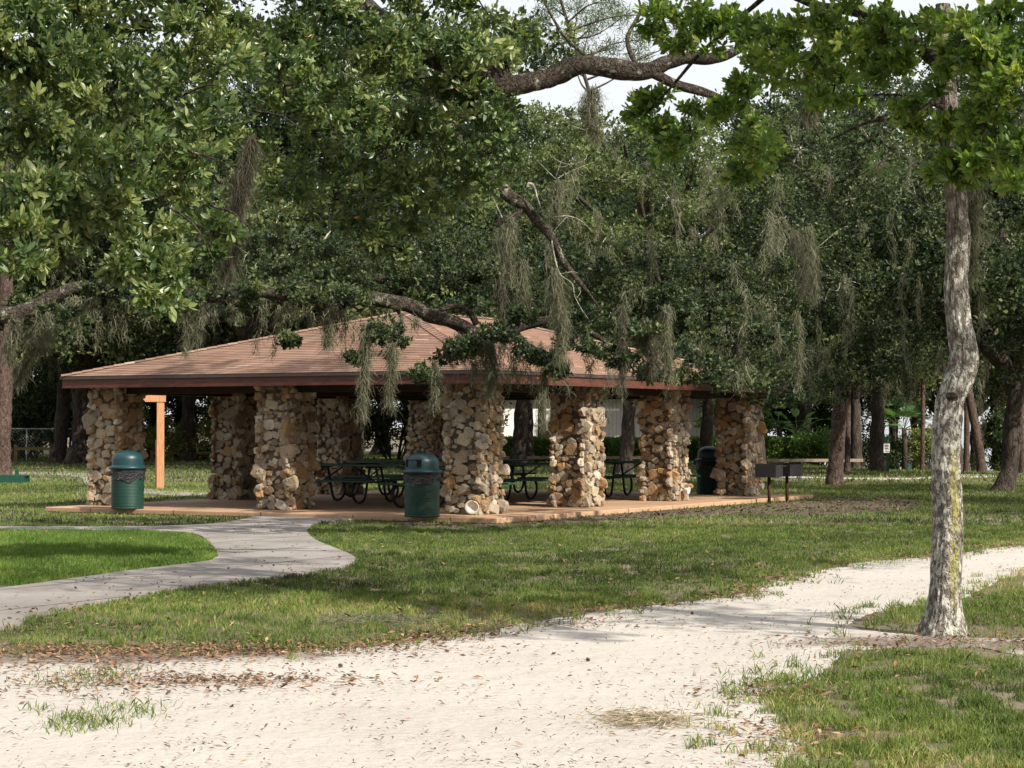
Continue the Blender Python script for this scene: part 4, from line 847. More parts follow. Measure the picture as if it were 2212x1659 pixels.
for px, Z, sc, rot, v, lb in BGT:
    o = vs[v] if v not in used else copy_tree(vs[v]); used.add(v)
    x = at(px, 400, Z)[0]; o.location = (x, Z, float(gz(x, Z))); o.rotation_euler = (0, 0, rot); o.scale = (sc, sc, sc*(1 if Z < 110 else 1.05)); tag(o, lb, 'oak tree', 'oaks standing behind the pavilion')

# oaks added out of frame round the camera to block sky light
for x, y, sc, rot, v, lb in [(-15, -3, 1.2, .5, 0, 'unseen oak added to block sky light, behind the camera on the left'), (-5, -15, 1.3, 2.5, 1, 'unseen oak added to block sky light, straight behind the camera'), (-17, 13, 1.1, 4.1, 2, 'unseen oak added to block sky light, left of the sandy trail'), (8, -24, 1.3, 1.2, 3, 'unseen oak added to block sky light, far behind the camera'), (24, 34, 1.25, 3.3, 0, 'unseen oak added to block sky light, right of the pavilion lawn'), (27, 12, 1.1, 5.2, 1, 'unseen oak added to block sky light, right of the trail')]:
    o = copy_tree(vs[v]); o.location = (x, y, 0); o.rotation_euler = (0, 0, rot); o.scale = (sc,)*3; tag(o, lb, 'oak tree', 'unseen oaks added round the camera to block sky light')
# mid-distance oak over the right end of the pavilion
OM = np.array([at(742, 400, 60)[0], 60, 0]); tm = empty('live_oak', OM); tag(tm, 'dark small-leaved oak overhanging the last column and the grills', 'oak tree')
mb = MB(); ctx(tm, 'bark_far'); mb.tube(spline([OM+[0, 0, -.2], OM+[.1, 0, 1.5], OM+[-.2, -.5, 3.2], OM+[-.8, -3, 5], OM+[-1.5, -7, 6.5]], 7), np.interp(np.linspace(0, 1, 29), [0, .1, 1], [.5, .36, .14]), 14, True, .5, .3, 2)
mb.tube(spline([OM+[-.2, -.5, 3.2], OM+[2, -2.5, 5], OM+[4.4, -6, 6]], 7), np.linspace(.2, .08, 15), 10, True, .5, .3, 2)
mb.build('trunk', M['bark_far'], tm, True, shift(-OM))
DM = [(820, 95, 48, 34, 22), (865, 80, 48, 36, 26), (910, 100, 49, 36, 30), (950, 60, 50, 34, 30), (900, 40, 50, 40, 22), (990, 110, 50, 34, 34), (1015, 40, 51, 26, 34), (840, 45, 49, 30, 14), (960, 150, 50, 34, 30), (1010, 180, 50, 26, 34), (740, 395, 46, 22, 14), (760, 380, 46, 26, 24), (790, 350, 48, 40, 38), (800, 385, 48, 32, 26), (835, 360, 50, 36, 36), (870, 330, 50, 40, 40), (780, 300, 47, 40, 40), (720, 270, 46, 45, 36), (840, 280, 49, 45, 45), (900, 290, 52, 40, 50), (780, 225, 46, 42, 45), (850, 200, 48, 50, 45), (920, 210, 50, 45, 50), (800, 150, 46, 45, 34), (870, 140, 47, 45, 40), (880, 380, 52, 30, 20), (770, 402, 47, 20, 8), (826, 398, 49, 16, 8), (985, 260, 52, 40, 60), (1005, 350, 50, 28, 40), (915, 350, 54, 26, 26), (735, 384, 42, 26, 13), (768, 386, 42, 26, 16), (782, 362, 42, 22, 18), (745, 366, 42, 30, 12), (716, 374, 42, 14, 8), (700, 350, 42, 24, 12), (785, 398, 43, 18, 6)]
bl = [Bp(x, y, Z, rx, ry, 1.3, max(8, int(rx*ry/48))) for x, y, Z, rx, ry in DM]
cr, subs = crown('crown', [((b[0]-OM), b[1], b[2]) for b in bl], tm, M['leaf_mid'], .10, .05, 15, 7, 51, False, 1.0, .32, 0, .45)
mb = MB(); twigs(mb, subs, .018, RNG, .5); tag(mb.build('twig', M['bark_dead'], tm), kind='stuff')
rg = np.random.default_rng(5); sp = []
for k in range(34):
    x, y = rg.uniform(690, 1000), rg.uniform(150, 395); sp.append((at(x, y, rg.uniform(43, 48))-OM, rg.uniform(.4, 1.3), rg.uniform(.08, .25), 90))
moss_many('moss', sp, tm, 900)

# oak behind the right half of the roof; paler leaf colour stands in for sun
OP = np.array([at(668, 400, 55)[0], 55, 0]); tp_ = empty('live_oak', OP); tag(tp_, 'oak with sunlight painted into its paler leaves, rising behind the right half of the roof, below the sky gap', 'oak tree'); ctx(tp_, 'bark_far', 'trunk')
part_limb(spline([OP+[0, 0, -.2], OP+[.1, 0, 1.5], OP+[-.1, -.3, 3.5], OP+[-.6, -2, 6], OP+[-.8, -4, 8]], 7), np.interp(np.linspace(0, 1, 29), [0, .1, 1], [.42, .3, .12]), 14, .3, 2)
ctx(tp_, 'bark_far', 'limb')
for (x, y) in ((560, 180), (620, 130), (700, 150), (750, 200), (600, 230)): part_limb(spline([OP+[-.3, -1, 4.6], (OP+[-.3, -1, 4.6]+at(x, y, 49))/2+[0, 0, .4], at(x, y, 48)], 6), np.linspace(.12, .03, 13), 8, .3, 2)
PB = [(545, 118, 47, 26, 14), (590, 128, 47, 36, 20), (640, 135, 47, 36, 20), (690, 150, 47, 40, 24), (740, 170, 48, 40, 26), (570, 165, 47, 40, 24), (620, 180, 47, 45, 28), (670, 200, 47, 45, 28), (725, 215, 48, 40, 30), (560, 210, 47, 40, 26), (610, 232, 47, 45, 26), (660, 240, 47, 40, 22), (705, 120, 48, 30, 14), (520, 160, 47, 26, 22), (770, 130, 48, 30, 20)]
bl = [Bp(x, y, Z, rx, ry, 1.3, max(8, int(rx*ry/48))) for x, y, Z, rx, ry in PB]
cr, subs = crown('crown', [((b[0]-OP), b[1], b[2]) for b in bl], tp_, M['leaf_painted_sun'], .10, .05, 15, 7, 61, False, 1.0, .32, 0, .48)
mb = MB(); twigs(mb, subs, .018, RNG, .6); tag(mb.build('twig', M['bark_dead'], tp_), kind='stuff')
rg = np.random.default_rng(15); moss_many('moss', [(at(rg.uniform(540, 760), rg.uniform(120, 250), rg.uniform(44, 46))-OP, rg.uniform(.4, 1.4), rg.uniform(.1, .28), 90) for k in range(12)], tp_, 1300)
# pines
def pine(px, py, Z, w, top_py, dx, label, r_top=.7):
    b = gp(px, py) if Z is None else np.array([at(px, 400, Z)[0], Z, float(gz(at(px, 400, Z)[0], Z))])
    Z = b[1]; h = 1.6+(426.7-top_py)/F*Z; r = w/2*Z/F
    root = empty('pine_tree', b); tag(root, label, 'pine tree', 'tall pines with reddish bark')
    m = MB(); P = spline([(0, 0, -.1), (0, 0, .3), (dx*.3, 0, h*.35), (dx*.7, .1, h*.7), (dx, .1, h), (dx*1.3, .1, h+5)], 10); m.tube(P, np.interp(P[:, 2], [0, .25, .5, h, h+5], [r*1.28, r*1.12, r, r*.85, r*.4]), 16, True, .5, .12, 5)
    m.build('trunk', M['bark_pine'], root, True)
    rg = np.random.default_rng(int(px)+900); tp = P[-1]; N = 3200
    cl = tp+rand_ball(60, rg, 2)*np.array([3, 3, 2.0]); mm = MB()
    for c in cl[:22]: mm.tube(spline([tp-[0, 0, rg.uniform(.5, 2.5)], (tp+c)/2+[0, 0, -.3], c], 3), [.07, .06, .05, .04, .03, .02, .01], 5, False)
    mm.build('limb', M['bark_pine'], root)
    q = cl[rg.integers(0, 60, N)]+rg.normal(size=(N, 3))*.12; d = unit(rg.normal(size=(N, 3))+[0, 0, .3]); leaf_mesh('crown', q, d, rg.uniform(.25, .42, N), .02, M['needle'], root, rg)
pine(835, 485, None, 15.5, 340, .3, 'stout reddish pine trunk beyond the pair of grills')
pine(847, 480, 74, 5.5, 350, .1, 'thin orange-lit pine trunk tucked behind the stout pine beyond the grills')
pine(981.5, 471, 92, 9.5, 330, -.9, 'reddish pine leaning slightly left, between the lichen-covered tree and the dark flared oak')
pine(541.5, 460, None, 8.5, 300, .1, 'reddish pine trunk seen right of the corner column against the white building')
pine(922, 472, 90, 4.5, 330, .1, 'slim purplish pine trunk immediately left of the lichen-covered trunk')
pine(966, 470, 98, 6, 340, .1, 'slim pine trunk immediately right of the lichen-covered trunk')
pine(1, 475, None, 19, 330, .1, 'stout reddish pine trunk cut by the left edge of the photo')
pine(1022, 474, 84, 6, 200, -.3, 'pale reddish pine trunk at the right edge beside the dark flared oak')
# pine crown against the sky gap
bp = np.array([at(655, 400, 84)[0], 84, 0]); root = empty('pine_tree', bp); tag(root, 'feathery pine against the bright sky at top centre', 'pine tree')
m = MB(); m.tube(spline([(0, 0, -.1), (-.3, 0, 5), (-1.6, 0, 11.5), (-4.3, 0, 20.5)], 8), np.linspace(.2, .05, 25), 10, True, .5, .1); rg = np.random.default_rng(4); cl = []
for (x, y) in [(540, 20), (560, 40), (575, 8), (590, 30), (605, 50), (620, 18), (640, 40), (530, 48), (655, 15), (585, 58), (550, 5), (610, 2), (570, 60), (635, 60), (680, 42), (600, 16), (545, 62)]:
    c = at(x+rg.uniform(-4, 4), y, 84+rg.uniform(-1.5, 1.5))-bp; cl.append(c); zz_ = c[2]-rg.uniform(.4, 1.5); s = np.array([float(np.interp(zz_, [5, 11.5, 20.5], [-.3, -1.6, -4.3])), 0, zz_]); m.tube(spline([s, (s+c)/2+[0, 0, rg.uniform(-.3, .3)], c], 4), np.linspace(.05, .014, 9), 5, False)
m.build('trunk', M['bark_pine'], root, True); cl = np.array(cl); N = 5200; q = cl[rg.integers(0, len(cl), N)]+rg.normal(size=(N, 3))*[.30, .3, .22]; leaf_mesh('crown', q, unit(rg.normal(size=(N, 3))+[0, 0, .4]), rg.uniform(.25, .5, N), .03, M['needle'], root, rg)

# ------------------------------------------------------------------ hedge, shrubs, palms, fences, building
def leafbox(name, x0, x1, y, dep, h, mat, label, cat, n, L, rough=.12, parent=None, group=None, z0=0, seed=1):
    rg = np.random.default_rng(seed); b = empty(name, ((x0+x1)/2, y, z0)); tag(b, label, cat, group)
    w = x1-x0; x = rg.uniform(-w/2, w/2, n); s = rg.random(n); hh = h*(1+rough*np.array([mnoise.noise((a*.9+seed, seed, 0)) for a in x]))
    side = rg.random(n); yy = np.where(side < .6, -dep/2+rg.normal(0, .05, n), rg.uniform(-dep/2, dep/2, n)); zz = np.where(side < .6, rg.uniform(.02, 1, n)*hh, hh+rg.normal(0, .03, n))
    leaf_mesh('foliage', np.stack([x, yy, zz], -1), rg.normal(size=(n, 3))+[0, -.5, .5], rg.uniform(.7, 1.3, n)*L, L*.55, mat, b, rg, np.clip(rg.normal(.66, .25, n), 0, 1))
    m = MB(); k = max(2, int(w/.7))
    for i in range(k): xx = -w/2+w*(i+.5)/k; m.tube([(xx, 0, -.05), (xx+.05, 0, h*.5), (xx+.1, .05, h*.92)], [.05, .03, .01], 5)
    m.build('stem', M['bark_far'], b)
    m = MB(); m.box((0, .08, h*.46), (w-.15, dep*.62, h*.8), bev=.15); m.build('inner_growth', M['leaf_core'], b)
    return b
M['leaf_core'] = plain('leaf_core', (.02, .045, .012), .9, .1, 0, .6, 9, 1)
leafbox('hedge', -.6, 8.6, 97, 1.4, 1.0, M['leaf_hedge'], 'trimmed green hedge in front of the white building, seen through the pavilion', 'hedge', 26000, .13, .07, seed=2)
leafbox('hedge', 8.7, 14.9, 96, 1.5, 1.05, M['leaf_hedge'], 'trimmed bright green hedge beyond the grills, left of the stout pine', 'hedge', 24000, .13, .10, seed=4)
def shrub(px, Z, w, h, label, mat='leaf_far', n=5000, L=.16, seed=0, name='shrub', cat='shrub', group='shrubs at the back of the lawn'):
    x = at(px, 400, Z)[0]; b = empty(name, (x, Z, float(gz(x, Z)))); tag(b, label, cat, group); rg = np.random.default_rng(seed+70)
    bl = [(np.array([rg.uniform(-w*.32, w*.32), rg.uniform(-.5, .5), h*rg.uniform(.3, .72)]), (w*.28, .9, h*.30), 9) for _ in range(9)]
    P, D, T, subs = clump_points(bl, rg, max(3, n//(81*4)), .34); P = np.repeat(P, 4, 0)+rg.normal(size=(len(P)*4, 3))*.07; P[:, 2] = np.abs(P[:, 2])
    leaf_mesh('foliage', P, unit(np.repeat(D, 4, 0)+rg.normal(size=P.shape)), rg.uniform(.7, 1.3, len(P))*L, L*.5, M[mat], b, rg, np.clip(rg.normal(.45, .24, len(P)), 0, 1))
    m = MB()
    for c, r, _ in bl: m.tube(spline([(c[0]*.2, c[1]*.2, -.05), (c[0]*.6, c[1]*.6, c[2]*.5), c], 3), [.05, .045, .04, .035, .03, .02, .01], 5, False)
    m.build('stem', M['bark_far'], b); return b
for k, (px, Z, w, h, lb, mt) in enumerate([(40, 104, 8, 6, 'tall dark shrub filling the gap right of the leftmost pine', 'leaf_far'), (124, 104, 8, 6, 'tall dark shrub behind the leftmost stone column', 'leaf_far'), (68, 106, 7, 6.5, 'tallest dark shrub between the pair of oak trunks', 'leaf_far'), (20, 99, 7, 4.2, 'dark shrub behind the wire fence at far left', 'leaf_far'), (100, 101, 8, 5, 'dark shrub behind the pair of oak trunks', 'leaf_far'), (145, 97, 4.5, 2.2, 'shrub with pale speckled leaves left of the timber post', 'leaf_gold'), (196, 96.5, 6, 2.3, 'shrub with pale speckled leaves right of the timber post', 'leaf_gold'), (205, 106, 7, 5.5, 'sunlit green shrub behind the speckled one', 'leaf_hedge'),
   (265, 100, 8, 4.6, 'dark shrub behind the second back column', 'leaf_far'), (330, 102, 8, 5, 'dark shrub seen through the left bay of the pavilion', 'leaf_far'), (395, 100, 8, 5, 'dark shrub seen through the middle of the pavilion', 'leaf_far'), (455, 101, 6, 4.6, 'dark shrub left of the white building', 'leaf_far'), (872, 101, 3.2, 1.8, 'dark round shrub left of the forked oak', 'leaf_far'), (893, 116, 3.6, 2.2, 'yellowish low shrub behind the notice sign', 'leaf_gold'), (735, 100, 3.5, 3.4, 'green shrub between the white building and the hedge', 'leaf_hedge'),
   (928, 104, 2.2, 2.6, 'golden-leaved shrub left of the lichen-covered trunk', 'leaf_gold'), (760, 106, 7, 4.8, 'dark tall shrub behind the bright hedge', 'leaf_far'), (822, 106, 6, 4.4, 'dark tall shrub behind the stout pine', 'leaf_far'), (817, 95, 2.2, 1.8, 'bright bush at the right end of the hedge', 'leaf_hedge'), (1015, 104, 4, 3.2, 'dark shrub at the right edge by the lake', 'leaf_far'), (950, 120, 4, 1.6, 'low dark shrub on the lake bank', 'leaf_far')]):
    shrub(px, Z, w, h, lb, mt, 13000 if h > 3 else 6000, .17 if h > 3 else .13, k)
# palms with fan leaves and broad-leaved tropical plants
def frond_plant(px, Z, h, n, label, name, fan=True, seed=0, wd=.5, cat='palm'):
    x = at(px, 400, Z)[0]; b = empty(name, (x, Z, float(gz(x, Z)))); tag(b, label, cat); rg = np.random.default_rng(seed)
    m = MB(); m.tube([(0, 0, -.1), (.03, 0, h*.5), (0, 0, h*.8)], [.16, .13, .12], 10, True, .5, .2, 4); m.build('trunk', M['bark_far'], b, True)
    for k in range(n):
        a = 2*PI*k/n+rg.uniform(-.2, .2); el = rg.uniform(-.2, 1.1); d = np.array([math.cos(a)*math.cos(el), math.sin(a)*math.cos(el), math.sin(el)]); l = rg.uniform(.7, 1.0); e = np.array([0, 0, h*.8])+d*l; m = MB(); m.tube([(0, 0, h*.8), e], .014, 5, False)
        if fan:
            sd = unit(np.cross(d, [0, 0, 1.])); up = np.cross(sd, d)
            for q in range(13):
                t_ = -1.25+2.5*q/12; dd = d*math.cos(t_)+sd*math.sin(t_); tip = e+dd*.75-np.array([0, 0, .16]); w_ = .035; s2 = unit(np.cross(dd, up)); m.add([e, e+dd*.4+s2*w_, tip, e+dd*.4-s2*w_], [[0, 1, 2, 3]], rg.random())
        else:
            sd = unit(np.cross(d, [0, 0, 1.])); cur = [e+d*.22*q+np.array([0, 0, -.05*q*q*.35]) for q in range(6)]; ws = [.02, .8, 1, .9, .6, .02]
            for q in range(5): m.add([cur[q]-sd*wd*.5*ws[q], cur[q]+sd*wd*.5*ws[q], cur[q+1]+sd*wd*.5*ws[q+1], cur[q+1]-sd*wd*.5*ws[q+1]], [[0, 1, 2, 3]], rg.random())
        m.build('frond', M['palm_leaf'], b)
frond_plant(904, 100, 2.6, 12, 'small fan palm left of the far litter bin', 'fan_palm', True, 1); frond_plant(893, 104, 3.4, 12, 'taller fan palm behind the forked oak', 'fan_palm', True, 2)
frond_plant(779, 99, 2.1, 8, 'broad-leaved tropical plant rising over the hedge, left one', 'banana_plant', False, 3, .38, 'plant'); frond_plant(797, 99.5, 2.0, 9, 'broad-leaved tropical plant rising over the hedge, right one', 'banana_plant', False, 4, .42, 'plant')

# low timber rail fence behind the lawn (right) and one at left
def rail_fence(x0, x1, y, h, label, mat, n, seed=0):
    r = empty('rail_fence', ((x0+x1)/2, y, 0)); tag(r, label, 'fence'); w = x1-x0
    for k in range(n):
        m = MB(); m.box((-w/2+w*k/(n-1), 0, h/2), (.15, .15, h+.06), bev=.01); m.build('post', M[mat] if mat != 'grey_wood' else M['dark_wood'], r)
    m = MB(); m.box((0, -.09, h*.80), (w, .06, .13), bev=.01); m.build('rail', M[mat], r)
rail_fence(7.8, 14.4, 86, .27, 'low pale rail fence with dark posts at the foot of the right hedge', 'grey_wood', 6)
rail_fence(-.5, 7.2, 90, .34, 'low pale rail fence seen through the pavilion below the hedge', 'grey_wood', 6)
rail_fence(-22.5, -17.2, 95, .75, 'yellowish wooden rail fence at far left behind the lawn', 'yellow_wood', 3)
rail_fence(-16.5, -11.5, 96, .5, 'low wooden rail fence behind the timber post', 'yellow_wood', 4)
# wire fence
r = empty('wire_fence', (-18, 97.5, 0)); tag(r, 'tall wire mesh fence with a pale top rail at far left', 'fence')
m = MB(); m.tube([(-8, 0, 1.5), (9, 0, 1.5)], .03, 8); m.build('top_rail', M['wire'], r)
for k in range(6):
    m = MB(); m.tube([(-8+3.4*k, 0, -.1), (-8+3.4*k, 0, 1.5)], .03, 8); m.build('post', M['wire'], r)
m = MB()
for k in range(110):
    x = -8+17*k/110; m.tube([(x, 0, .02), (min(9, x+1.5), 0, 1.5)], .003, 3, False); m.tube([(x, .005, 1.5), (min(9, x+1.5), .005, .02)], .003, 3, False)
m.build('mesh', M['wire'], r)
# white building
r = empty('white_building', (5.2, 108, 0)); tag(r, 'long white building with vertical siding seen between the right-hand columns', 'building')
m = MB(); m.box((-.3, 3, 1.6), (12.4, 6, 3.2)); m.build('wall', M['siding'], r)
m = MB(); V = [(-6.9, -.6, 3.2), (6.3, -.6, 3.2), (6.3, 6.6, 3.2), (-6.9, 6.6, 3.2), (-6.9, 3, 4.3), (6.3, 3, 4.3)]; m.add(V, [[0, 1, 5, 4], [2, 3, 4, 5], [0, 4, 3], [1, 2, 5], [0, 3, 2, 1]]); m.build('roof', M['roof_grey'], r)

# ------------------------------------------------------------------ grass and litter
Kp = 1/K
def in_any(P, polys):
    px, py = proj(P); x, y = px*Kp, py*Kp; r = np.zeros(len(P), bool)
    for q in polys: r |= inpoly(x, y, q)
    return r
SLABP = [tuple(Kp*v for v in map(float, proj(np.array(uv(a, b, .1))))) for a, b in ((-1.38, -.95), (12.35, -.95), (12.35, 8.95), (-1.38, 8.95))]
def nzf(P, s, seed=0): return np.array([mnoise.noise((p[0]*s+seed, p[1]*s, seed)) for p in P])
def grass_pts(n, y0, y1, rg, extra=1.15):
    y = np.sqrt(rg.uniform(0, 1, n)*(y1**2-y0**2)+y0**2) if y1/y0 < 2 else y0*(y1/y0)**rg.random(n)
    hw_ = (512*extra/F)*y; x = rg.uniform(-1, 1, n)*hw_; return np.stack([x, y, gz(x, y)], -1)
def blades(name, P, h, w, mat, label, tint, rg, lean=.5, cat='grass', up=1.0):
    n = len(P); a = rg.random(n)*2*PI; sd = np.stack([np.cos(a), np.sin(a), np.zeros(n)], -1)*(w*rg.uniform(.6, 1.2, n))[:, None]*.5
    b = rg.random(n)*2*PI; ln = np.stack([np.cos(b), np.sin(b), np.zeros(n)], -1)*(rg.random(n)*lean*h)[:, None]
    hh = h*rg.uniform(.45, 1.15, n); mid = P+ln*.35+np.array([0, 0, 1.])*(hh*.6*up)[:, None]; tip = P+ln+np.array([0, 0, 1.])*(hh*up)[:, None]
    V = np.stack([P-sd, P+sd, mid+sd*.7, tip, mid-sd*.7], 1).reshape(-1, 3); Fa = np.arange(n*5).reshape(n, 5)
    return tag(mesh_np(name, V, [Fa], M[mat], tint=np.clip(tint, 0, 1)), label, cat, kind='stuff')
rg = np.random.default_rng(99)
ISL = [(-500, 1146), (0, 1149), (300, 1150), (415, 1157), (450, 1175), (470, 1203), (462, 1212), (440, 1219), (300, 1236), (150, 1257), (0, 1278), (-500, 1345)]
def dist_edge(P, poly_world):
    """distance to a world polygon's outline"""
    A = np.array(poly_world)[:, :2]; Bq = np.roll(A, -1, 0); d = np.full(len(P), 1e9)
    for a, b in zip(A, Bq):
        ab = b-a; t_ = np.clip(((P[:, :2]-a)@ab)/(ab@ab+1e-9), 0, 1); d = np.minimum(d, np.linalg.norm(P[:, :2]-a-t_[:, None]*ab, axis=1))
    return d
sandW = [p[:2] for p in sandP]
parts = []
for y0, y1, n, h, w in ((9.5, 20, 260000, .055, .0065), (18, 34, 420000, .05, .010), (34, 60, 150000, .06, .022), (60, 118, 70000, .09, .05)):
    P = grass_pts(n, y0, y1, rg); bad = in_any(P, [CONC, SLABP, ISL]); sand = in_any(P, [SAND]); P2 = P[~bad]; sd_ = sand[~bad]
    d = dist_edge(P2, sandW); sdist = np.where(sd_, -d, d)                      # + on grass, - on sand
    e = in_any(P2, [EARTH1, EARTH2, MULCH]); nz = nzf(P2, .9, 3); nz2 = nzf(P2, 5, 8)
    dens = np.clip((sdist+.22+.8*nz2)/.7, 0, 1)*(np.clip(.62+.8*nz+1.5*nz2, .06, 1) if y0 < 30 else np.clip(.85+.8*nz+.5*nz2, .15, 1)); dens = np.where(e, dens*.3, dens)
    k = rg.random(len(P2)) < dens; P3 = P2[k]; dry = np.clip(1-sdist[k]/1.2, 0, 1); tn = .42+.45*nzf(P3, .3, 5)+.35*nzf(P3, 1.7, 6)+.25*nzf(P3, 7, 1)+rg.normal(0, .15, len(P3))+.3*dry*rg.random(len(P3))
    big = .6+1.1*np.clip(nz2[k]+.25, 0, 1)
    blades('lawn_grass', P3, (h*big)[:], w, 'grass', {9.5: 'coarse tufty grass beside the sandy trail in the foreground', 18: 'patchy green lawn between the trail and the pavilion', 34: 'lawn grass around and behind the pavilion', 60: 'distant lawn grass towards the hedge and lake'}[y0], tn, rg, .9)
# lush island of grass
P = grass_pts(300000, 21, 35, rg, 1.2); P = P[in_any(P, [ISL])]; blades('lawn_grass', P, .075*np.ones(len(P)), .010, 'grass_lush', 'thick bright green grass enclosed by the concrete walk', .45+.55*np.clip(1-dist_edge(P, [gp(x*K, y*K) for x, y in ISL[1:-1]])/.3, 0, 1)*rg.random(len(P))+.3*nzf(P, .9)+.25*nzf(P, 4)+rg.normal(0, .16, len(P)), rg, .7)
# tufts at the walk's borders and on the sand
tu = []
for x, y, r, n in [(185, 1572, .12, 260), (150, 1558, .06, 60), (285, 1545, .13, 120), (240, 1535, .1, 50), (180, 1478, .2, 160), (215, 1462, .15, 120), (90, 1540, .05, 30), (1690, 1480, .2, 160), (1660, 1500, .15, 90), (1730, 1470, .2, 160), (1400, 1310, .1, 30)]:
    c = gp(x*K, y*K); q = c+np.concatenate([rg.normal(size=(n, 2))*[r, r*1.4], np.zeros((n, 1))], 1); tu.append(q)
tu = np.concatenate(tu); tu[:, 2] += .012; blades('grass_tuft', tu, .05*np.ones(len(tu)), .007, 'grass', 'sparse grass tufts sprouting on the sandy trail', rg.normal(.5, .2, len(tu)), rg, 1.4)

# fallen leaves and pine needles
def litter(name, P, L, W, label, tint, seed, flat=.25, z=.02):
    rg = np.random.default_rng(seed); n = len(P); a = rg.random(n)*2*PI; D = np.stack([np.cos(a), np.sin(a), rg.normal(0, flat, n)], -1); P = P+[0, 0, z]
    nm = unit(np.stack([rg.normal(0, flat*1.6, n), rg.normal(0, flat*1.6, n), np.ones(n)], -1)); D = unit(D); sd = unit(np.cross(D, nm)); L = (L*rg.uniform(.5, 1.4, n))[:, None]; W = (W*rg.uniform(.6, 1.3, n))[:, None]
    V = np.stack([P, P+D*L*.5+sd*W*.5+nm*.006, P+D*L+nm*.004, P+D*L*.5-sd*W*.5+nm*.006], 1).reshape(-1, 3); return tag(mesh_np(name, V, [np.arange(n*4).reshape(n, 4)], M['litter'], tint=np.clip(tint, 0, 1)), label, 'leaf litter', kind='stuff')
P = grass_pts(16000, 9.3, 40, rg); s = in_any(P, [SAND]); P = P[s]; cl = nzf(P, 1.6, 2); d = dist_edge(P, sandW); k = rg.random(len(P)) < np.clip(.32+.5*cl+.5*np.exp(-d*2.2), .05, 1); P = P[k]
litter('leaf_litter', P, .036, .012, 'small brown leaves scattered over the sandy trail', rg.beta(2.0, 1.7, len(P)), 1)
P = grass_pts(4200, 9.3, 30, rg); s = in_any(P, [SAND]); P = P[s][:1500]; litter('pine_needles', P, .13, .0035, 'thin pine needles and twigs lying on the sandy trail', rg.uniform(.3, .9, len(P)), 2, .06)
# drift of leaves along the trail's upper edge + at the left
E = np.array([gp(x*K, y*K) for x, y in SAND[0:18]]); seg = rg.integers(0, 17, 9000); f = rg.random(9000)[:, None]; P = E[seg]*(1-f)+E[seg+1]*f; P[:, :2] += rg.normal(size=(9000, 2))*[.15, .28]; wq = nzf(P, .8, 4); P = P[rg.random(len(P)) < np.clip(.25+1.6*wq, .03, .8)]
litter('leaf_drift', P, .06, .024, 'reddish-brown fallen leaves drifted along the grass edge of the trail', rg.beta(2.2, 1.8, len(P)), 3)
c = [];
for x, y, rx, ry, n in [(450, 1475, .55, .22, 600), (250, 1490, .5, .3, 250), (120, 1412, .9, .35, 500), (350, 1412, .9, .3, 400), (600, 1408, .8, .25, 500), (120, 1440, .9, .4, 500), (1700, 1600, .2, .5, 260), (1690, 1500, .25, .3, 260), (1850, 1395, .4, .3, 200), (2150, 1390, .5, .3, 240), (1150, 1356, .5, .2, 200)]:
    q = gp(x*K, y*K); c.append(q+np.concatenate([rg.normal(size=(n, 2))*[rx, ry], np.zeros((n, 1))], 1))
c = np.concatenate(c); litter('leaf_drift', c, .055, .022, 'patches of rust-brown leaves on the left of the trail and by the tree', rg.beta(2.2, 1.8, len(c)), 4)
P = grass_pts(9000, 12, 34, rg); P = P[~in_any(P, [SAND, SLABP])]; P = P[rg.random(len(P)) < np.clip(.3+nzf(P, .7, 12), .04, 1)]; litter('leaf_litter', P, .055, .022, 'brown leaves scattered in the grass and on the concrete walk', rg.beta(1.8, 2, len(P)), 5, .3, .045)
P = grass_pts(26000, 28, 52, rg); P = P[in_any(P, [MULCH])]; litter('leaf_litter', P, .09, .04, 'dark leaf mulch along the pavilion slab and under the grills', rg.beta(1.2, 3.5, len(P)), 6, .3, .022)
# fallen moss tangles
for (x, y, w, n, mt, lb) in [(820, 1348, .42, 900, 'moss', 'grey-green tangle of fallen moss on the grass in front of the walk'), (1390, 1565, .26, 900, 'tan_moss', 'small tan tangle of fallen moss lying on the sand')]:
    q = gp(x*K, y*K); P = rg.normal(size=(n, 3))*[w*.5, w*.5, .016]; P[:, 2] = np.abs(P[:, 2])+.02; o = leaf_mesh('fallen_moss', P, rg.normal(size=(n, 3))*[1, 1, .2], .09, .006, M[mt], None, rg, rg.random(n)); o.location = q; tag(o, lb, 'moss')
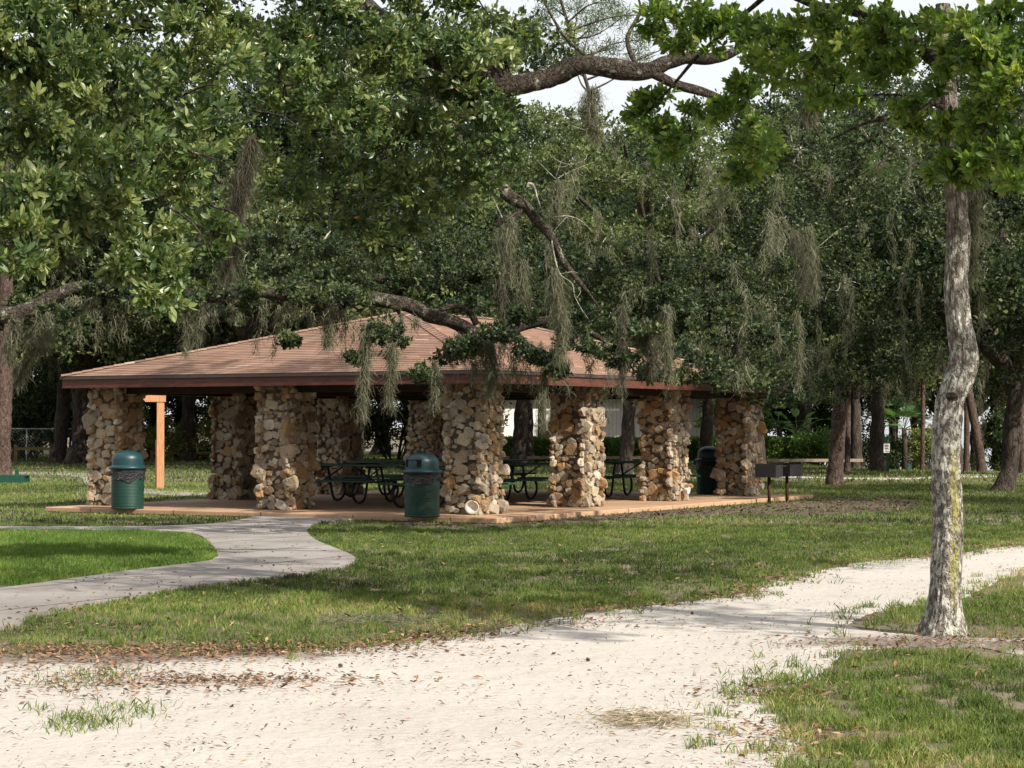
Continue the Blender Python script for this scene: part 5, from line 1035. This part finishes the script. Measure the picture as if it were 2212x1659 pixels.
# a few pine cones on the sand
cones = [(1890, 1402), (1270, 1433), (735, 1446), (630, 1473), (880, 1405), (1495, 1330), (1062, 1497), (1180, 1492), (765, 1487)][:6]
m0 = None
for k, (x, y) in enumerate(cones):
    q = gp(x*K, y*K)
    if m0 is None:
        m = MB(); m.lathe([(.001, -.035), (.018, -.028), (.026, -.012), (.024, .008), (.014, .028), (.001, .04)], n=12)
        for a in range(40):
            h_ = -.028+.06*a/40; th = a*2.4; r_ = .026*math.cos(h_*30)+.004; d = np.array([math.cos(th), math.sin(th), .5]); c_ = np.array([math.cos(th)*r_, math.sin(th)*r_, h_]); s_ = np.array([-math.sin(th), math.cos(th), 0])*.007; m.add([c_-s_, c_+s_, c_+d*.011], [[0, 1, 2]])
        o = m.build('pine_cone', M['bark_pine']); m0 = o
    else: o = m0.copy(); COL.objects.link(o)
    o.location = q+[0, 0, .02]; o.rotation_euler = (PI/2+.2*k, 0, k*1.3); o.scale = (.42,)*3; tag(o, 'small brown pine cone lying on the pale sand of the trail', 'pine cone', 'pine cones scattered on the sandy trail')

# ------------------------------------------------------------------ light
SUN_AZ = math.radians(133.8); SUN_EL = math.radians(38)
sd = Vector((math.sin(SUN_AZ)*math.cos(SUN_EL), math.cos(SUN_AZ)*math.cos(SUN_EL), math.sin(SUN_EL)))
L = bpy.data.lights.new('sun', 'SUN'); L.energy = 5.0; L.angle = math.radians(.6); L.color = (1, .93, .82); lo = bpy.data.objects.new('sun', L); COL.objects.link(lo); lo.rotation_euler = sd.to_track_quat('Z', 'Y').to_euler()
w = bpy.data.worlds.new('World'); S.world = w; w.use_nodes = True; nt = w.node_tree; bg = nt.nodes['Background']; sk = nt.nodes.new('ShaderNodeTexSky'); sk.sky_type = 'NISHITA'; sk.sun_disc = False; sk.sun_elevation = SUN_EL; sk.sun_rotation = SUN_AZ; sk.air_density = 1.2; sk.dust_density = 4; sk.ozone_density = 1
mx = nt.nodes.new('ShaderNodeMix'); mx.data_type = 'RGBA'; mx.inputs[0].default_value = .8; mx.inputs[7].default_value = (4.3, 4.32, 4.35, 1)   # thin white cloud over the blue
nt.links.new(sk.outputs[0], mx.inputs[6]); nt.links.new(mx.outputs[2], bg.inputs[0]); bg.inputs[1].default_value = .15
S.view_settings.view_transform = 'Standard'; S.view_settings.look = 'None'; S.view_settings.exposure = .68; S.view_settings.gamma = 1
S.cycles.max_bounces = 6; S.cycles.diffuse_bounces = 3; S.cycles.glossy_bounces = 2; S.cycles.transmission_bounces = 3; S.cycles.use_denoising = True
